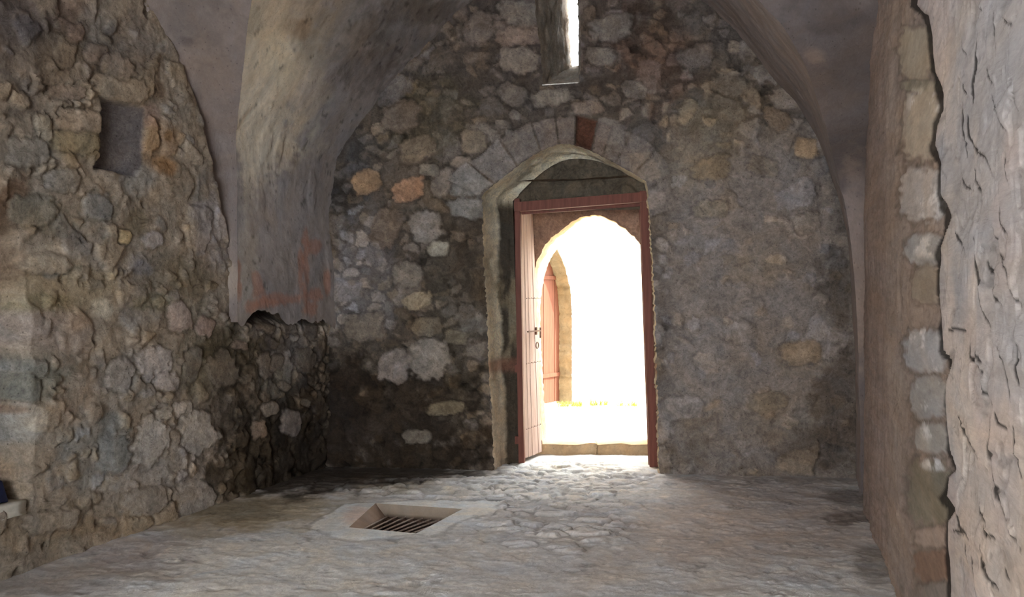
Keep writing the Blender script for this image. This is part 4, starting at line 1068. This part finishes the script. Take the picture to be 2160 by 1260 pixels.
# lintel with a lit lower rebate
side_up = Vector((0, 0, 1))
bm = bmesh.new(); prism_path(bm, at(1086, 438, 8.19), at(1366, 416, 8.03), .085, .11, side=side_up)
dobj('lintel', bm, M_FRAME, door, R0, bevel=.004)
bm = bmesh.new(); prism_path(bm, at(1100, 447, 8.23), at(1360, 429, 8.09), .05, .03, side=side_up)
dobj('lintel_rebate', bm, M_FRAME, door, R0, bevel=.004)
bm = bmesh.new(); prism_path(bm, at(1351, 425, 8.13), Vector((at(1371, 985, 8.13).x, 8.13, zb)), .03, .05)
dobj('post_rebate', bm, M_FRAME, door, R0, bevel=.003)
# hinge blocks let into the wall on the left
for y in (777, 928):
    bm = bmesh.new(); prism_path(bm, at(1086, y, 8.17), at(1098, y, 8.17), .07, .06, side=side_up)
    dobj('hinge_block', bm, M_FRAME, door, R0, bevel=.004)
# open leaf: hinge side at the frame, swung outwards; four planks
hT, hB = Vector((at(1096, 440, 8.25).x, 8.25, 2.315)), Vector((at(1105, 972, 8.25).x, 8.25, .035))
fT, fB = at(1121, 447, 8.62), Vector((at(1140, 955, 8.62).x, 8.62, .035)); fT.z = 2.315
leaf = bpy.data.objects.new('door_leaf', None)
nl = (fB - hB); nl.z = 0; nl.normalize(); face_n = Vector((nl.y, -nl.x, 0))      # faces the opening (right)
NPK = 5
bm0 = bmesh.new()
for k in range(NPK):
    f0 = k / NPK + .006; f1_ = (k + 1) / NPK - .006
    pts = []
    for f in (f0, f1_):
        pts.append((hB.lerp(fB, f), hT.lerp(fT, f)))
    j = .003 * ((k * 7) % 3 - 1)
    vv = []
    for (lo, hi) in pts:
        for p in (lo, hi):
            for s in (.016 + j, -.018): vv.append(bm0.verts.new(p + face_n * s))
    # vv: lo+,lo-,hi+,hi-, lo2+,lo2-,hi2+,hi2-
    for q in ((0, 4, 6, 2), (1, 3, 7, 5), (0, 2, 3, 1), (4, 5, 7, 6), (2, 6, 7, 3), (0, 1, 5, 4)):
        bm0.faces.new([vv[i] for i in q])
leafo = dobj('door_leaf', bm0, M_LEAF, door, R0, bevel=.002)
leafo['label'] = 'pale plank door leaf standing open'
# rows of nails on the leaf, bolt and ring
for zr in (1.50, .90, .30):
    bm = bmesh.new()
    for k in range(10):
        p = Vector((0, 0, 0)) + hB.lerp(fB, .06 + .092 * k); p.z = zr + .004 * (k % 2)
        bmesh.ops.create_uvsphere(bm, u_segments=8, v_segments=5, radius=.0045, matrix=Matrix.Translation(p + face_n * .019))
    dobj('nail_row', bm, M_IRON, leafo, R0, smooth=True)
zr = 1.16
bm = bmesh.new(); prism_path(bm, hB.lerp(fB, .05) + Vector((0, 0, zr)) + face_n * .03, hB.lerp(fB, .80) + Vector((0, 0, zr - .0)) + face_n * .03, .014, .014, side=side_up)
prism_path(bm, hB.lerp(fB, .55) + Vector((0, 0, zr)) + face_n * .026, hB.lerp(fB, .60) + Vector((0, 0, zr)) + face_n * .026, .07, .02, side=side_up)
dobj('sliding_bolt', bm, M_IRON, leafo, R0, bevel=.002)
bm = bmesh.new()
pc = hB.lerp(fB, .62); pc.z = 1.06
n = 20
ringv = []
for k in range(n):
    a = 2 * math.pi * k / n; c_ = pc + face_n * .03 + nl * .03 * math.cos(a) + Vector((0, 0, .03 * math.sin(a)))
    rad = nl * math.cos(a) + Vector((0, 0, math.sin(a)))
    ringv.append([bm.verts.new(c_ + (rad * math.cos(b) + face_n * math.sin(b)) * .005) for b in (0, 1.57, 3.14, 4.71)])
for k in range(n):
    for j in range(4):
        bm.faces.new([ringv[k][j], ringv[(k + 1) % n][j], ringv[(k + 1) % n][(j + 1) % 4], ringv[k][(j + 1) % 4]])
dobj('ring_handle', bm, M_IRON, leafo, R0, smooth=True)
bm = bmesh.new(); p = hB.lerp(fB, .86); 
prism_path(bm, p + Vector((0, 0, 1.19)) + face_n * .024, p + Vector((0, 0, 1.09)) + face_n * .024, .02, .012, side=nl)
dobj('bolt_keeper', bm, M_IRON, leafo, R0)

# ================================================================== THRESHOLD STONES (two kerb stones across the outer arch)
def rough_block(name, x0, x1, y0, y1, z0, z1, mat, colr, seed, wob=.012, label=None, cat=None, n=(50, 14, 20), group=None):
    """box with worn, wavy top and front: one continuous skin"""
    nx, nz_, ny = n
    prof_ = [(y0, z0 + (z1 - z0) * k / (nz_ - 1)) for k in range(nz_)] + [(y0 + (y1 - y0) * k / (ny - 1), z1) for k in range(1, ny)] + [(y1, z1 + (z0 - z1) * k / (nz_ - 1)) for k in range(1, nz_)]
    prof_ = np.array(prof_)
    xs_ = np.linspace(x0, x1, nx)
    P = np.zeros((nx + 2, len(prof_), 3))
    for i in range(nx):
        P[i + 1, :, 0] = xs_[i]; P[i + 1, :, 1] = prof_[:, 0]; P[i + 1, :, 2] = prof_[:, 1]
    cen = np.array([(y0 + y1) / 2, (z0 + z1) / 2])
    for e, s in ((0, 1), (nx + 1, nx)):
        P[e] = P[s]; P[e, :, 1] = cen[0]; P[e, :, 2] = cen[1]
    A_, B_ = P[..., 0], P[..., 1] + P[..., 2]
    n_ = fbm(A_ * 7, B_ * 7, seed, 4, .6); nw = fbm(A_ * 5, A_ * 0, seed + 3, 2)
    P[1:-1, :, 2] += ((wob * (n_ + nw)) * sst(z0, z1, P[..., 2]))[1:-1]
    P[1:-1, :, 1] += (wob * .7 * n_)[1:-1]
    o = empty(name, ((x0 + x1) / 2, (y0 + y1) / 2, z0)) if False else None
    c = np.ones(P.shape) * lin(colr) * (1 + .35 * n_)[..., None]
    ob = grid_mesh(name, P - np.array([(x0 + x1) / 2, (y0 + y1) / 2, z0]), c, mat)
    ob.location = ((x0 + x1) / 2, (y0 + y1) / 2, z0)
    if label: tag(ob, label, cat, group)
    return ob
rough_block('threshold_stone', .20, .815, 8.645, 8.93, -.03, .102, M_OUT, (190, 158, 112), 31, .008,
            'tan threshold stone across the doorway, left one beside the open leaf', 'threshold stone', group='threshold stones in the doorway')
rough_block('threshold_stone', .820, 1.40, 8.645, 8.93, -.03, .100, M_OUT, (182, 150, 104), 47, .008,
            'tan threshold stone across the doorway, right one beside the right post', 'threshold stone', group='threshold stones in the doorway')

# ================================================================== OUTSIDE: courtyard
GZ = .09
quad_sheet('floor_courtyard', [(-8, OUT_D, GZ), (12, OUT_D, GZ), (12, 16, GZ), (-8, 16, GZ)], (160, 80), (206, 198, 182), M_OUT, 31, .02)
CW = Plane((.155, 11.0), (.945, 12.25))
# side building with the arched doorway
cn = CW
ap = np.array([(.36, GZ - .05), (.36, 1.35), (.40, 1.58), (.50, 1.83), (.62, 2.0), (.76, 2.12), (.80, 2.13), (.90, 2.06), (1.04, 1.88), (1.15, 1.66), (1.20, 1.42), (1.21, 1.2), (1.21, GZ - .05)])
apr = resample([tuple(p) for p in ap], .03); apr[1:-1] += rs.uniform(-.010, .010, apr[1:-1].shape)
face_with_hole('wall_courtyard_side', CW, -1.8, CW.L + .01, GZ - .05, 3.4, .03, [apr], M_OUT, (150, 132, 98), 15, .012, cov=.2)
bk = CW.P(apr[:, 0], apr[:, 1], -.24)
P, c = reveal('far_reveal', CW.P(apr[:, 0], apr[:, 1]), bk, 10, (140, 124, 92), M_OUT, .006, 9)
tag(grid_mesh('trim_3', P, c, M_OUT), kind='structure')
FARW = Plane((.945, 12.25), (8.5, 12.0))
us_, zs_ = np.meshgrid(np.arange(0, 7.6, .04), np.arange(0, 3.4, .04), indexing='ij')
n_ = fbm(us_ * 4, zs_ * 4, 77, 4); h1, m1, l1, t1 = masonry(us_, zs_, 81, .3, np.full(us_.shape, .1), .02, 1.6)
cc = np.ones(us_.shape + (3,)) * lin((214, 204, 184)) * (1 + .1 * n_ + .2 * m1 * (l1 - .5))[..., None]
tag(grid_mesh('wall_courtyard', FARW.P(us_, zs_, h1), cc, M_OUT, flip=True), kind='structure')
# plank door in the far arch
fd = empty('door_2', tuple(CW.P(.78, GZ, -.2).tolist())); tag(fd, kind='structure')
bm = bmesh.new()
NQ = 6
for k in range(NQ):
    u0 = .34 + .90 * k / NQ + .004; u1 = .34 + .90 * (k + 1) / NQ - .004
    vv = [CW.P(uu, zz, hh) for uu in (u0, u1) for zz in (GZ + .03, 2.2) for hh in (-.20 + .004 * (k % 2), -.24)]
    vv = [bm.verts.new(Vector(v.tolist()) - fd.location) for v in vv]
    for q in ((0, 4, 6, 2), (1, 3, 7, 5), (0, 2, 3, 1), (4, 5, 7, 6), (2, 6, 7, 3), (0, 1, 5, 4)): bm.faces.new([vv[i] for i in q])
bm_obj('door_leaf', bm, M_OUTDOOR, fd)
for zz in (.46, 1.75):
    bm = bmesh.new()
    vv = [bm.verts.new(Vector(CW.P(uu, z_, hh).tolist()) - fd.location) for uu in (.36, 1.22) for z_ in (zz, zz + .05) for hh in (-.18, -.20)]
    for q in ((0, 4, 6, 2), (1, 3, 7, 5), (0, 2, 3, 1), (4, 5, 7, 6), (2, 6, 7, 3), (0, 1, 5, 4)): bm.faces.new([vv[i] for i in q])
    bm_obj('batten', bm, M_OUTDOOR, fd)
# grass tufts along the courtyard wall
def tuft(x, y, r, n, hgt, seed, label):
    rr = random.Random(seed); bm = bmesh.new()
    for k in range(n):
        a = rr.uniform(0, 6.28); q = r * math.sqrt(rr.random()); b = Vector((q * math.cos(a), .6 * q * math.sin(a), 0))
        lean = Vector((rr.uniform(-.04, .04), rr.uniform(-.04, .04), hgt * rr.uniform(.5, 1))); s = Vector((math.cos(a), math.sin(a), 0)) * .005
        v = [bm.verts.new(b - s), bm.verts.new(b + s), bm.verts.new(b + lean * .6 + s * .7), bm.verts.new(b + lean), bm.verts.new(b + lean * .6 - s * .7)]
        bm.faces.new(v)
    o = bm_obj('grass_tuft', bm, M_GRASS); o.location = (x, y, GZ)
    tag(o, label, 'grass', 'grass tufts at the foot of the courtyard wall')
tuft(.76, 11.75, .16, 160, .09, 1, 'green grass tuft beside the orange-brown courtyard door')
tuft(1.14, 11.85, .12, 90, .10, 2, 'small grass tuft below the bright courtyard wall, middle one')
tuft(1.50, 11.80, .14, 90, .08, 3, 'small grass tuft below the bright courtyard wall, rightmost one')

# ================================================================== SMALL THINGS
# thin pale rod across the foot of the slit
a = END.P(*END.uz(1144, 180), .012); b = END.P(*END.uz(1220, 175), .012)
a = Vector(a.tolist()); b = Vector(b.tolist()); bm = bmesh.new(); d = b - a
bmesh.ops.create_cone(bm, cap_ends=True, segments=10, radius1=.005, radius2=.0045, depth=d.length, matrix=d.to_track_quat('Z', 'Y').to_matrix().to_4x4())
o = bm_obj('rod', bm, M_ROD, smooth=True); o.location = (a + b) / 2
tag(o, 'thin pale rod lying across the foot of the bright slit window', 'rod')

# pale ledge stone of the left alcove with the navy bag on it
lu, lz = LEFT.uz(20, 1064)
def left_local(u, h): 
    p = LEFT.P(u, 0, h); return Vector((p[0], p[1], 0))
sill = empty('ledge_stone', tuple(LEFT.P(lu - .25, lz - .07, -.12).tolist())) if False else None
bm = bmesh.new()
rotL = Matrix.Rotation(math.atan2(LEFT.D[1], LEFT.D[0]), 4, 'Z')
bmesh.ops.create_cube(bm, size=1, matrix=Matrix.Diagonal((.62, .34, .075, 1)))
bmesh.ops.subdivide_edges(bm, edges=bm.edges[:], cuts=9, use_grid_fill=True)
rr = random.Random(8)
for v in bm.verts: v.co += Vector((rr.uniform(-.003, .003), rr.uniform(-.003, .003), rr.uniform(-.003, .003)))
me_o = bm_obj('trim_4', bm, plain_material('pale_ledge', (.44, .41, .35), .9, 0, .2, 18), smooth=True)
pp = LEFT.P(lu - .215, lz - .035, -.155); me_o.location = Vector(pp.tolist()); me_o.rotation_euler = (0, 0, math.atan2(LEFT.D[1], LEFT.D[0]))
tag(me_o, kind='structure')
bm = bmesh.new()
bmesh.ops.create_cube(bm, size=1, matrix=Matrix.Diagonal((.20, .14, .12, 1)))
bmesh.ops.subdivide_edges(bm, edges=bm.edges[:], cuts=5, use_grid_fill=True)
for v in bm.verts:
    t = v.co.z / .12 + .5
    v.co.x *= 1 - .24 * t; v.co.y *= 1 - .35 * t
    v.co.z += .004 * math.sin(v.co.x * 40)
bag = bm_obj('bag', bm, M_BLUE, smooth=True)
md = bag.modifiers.new('s', 'SUBSURF'); md.levels = 1; md.render_levels = 2
bu, bz = LEFT.uz(12, 1060)
bag.location = Vector(LEFT.P(bu - .052, lz + .066, -.09).tolist()); bag.rotation_euler = (0, 0, math.atan2(LEFT.D[1], LEFT.D[0]))
tag(bag, 'small navy blue bag standing on pale ledge at left picture edge', 'bag')
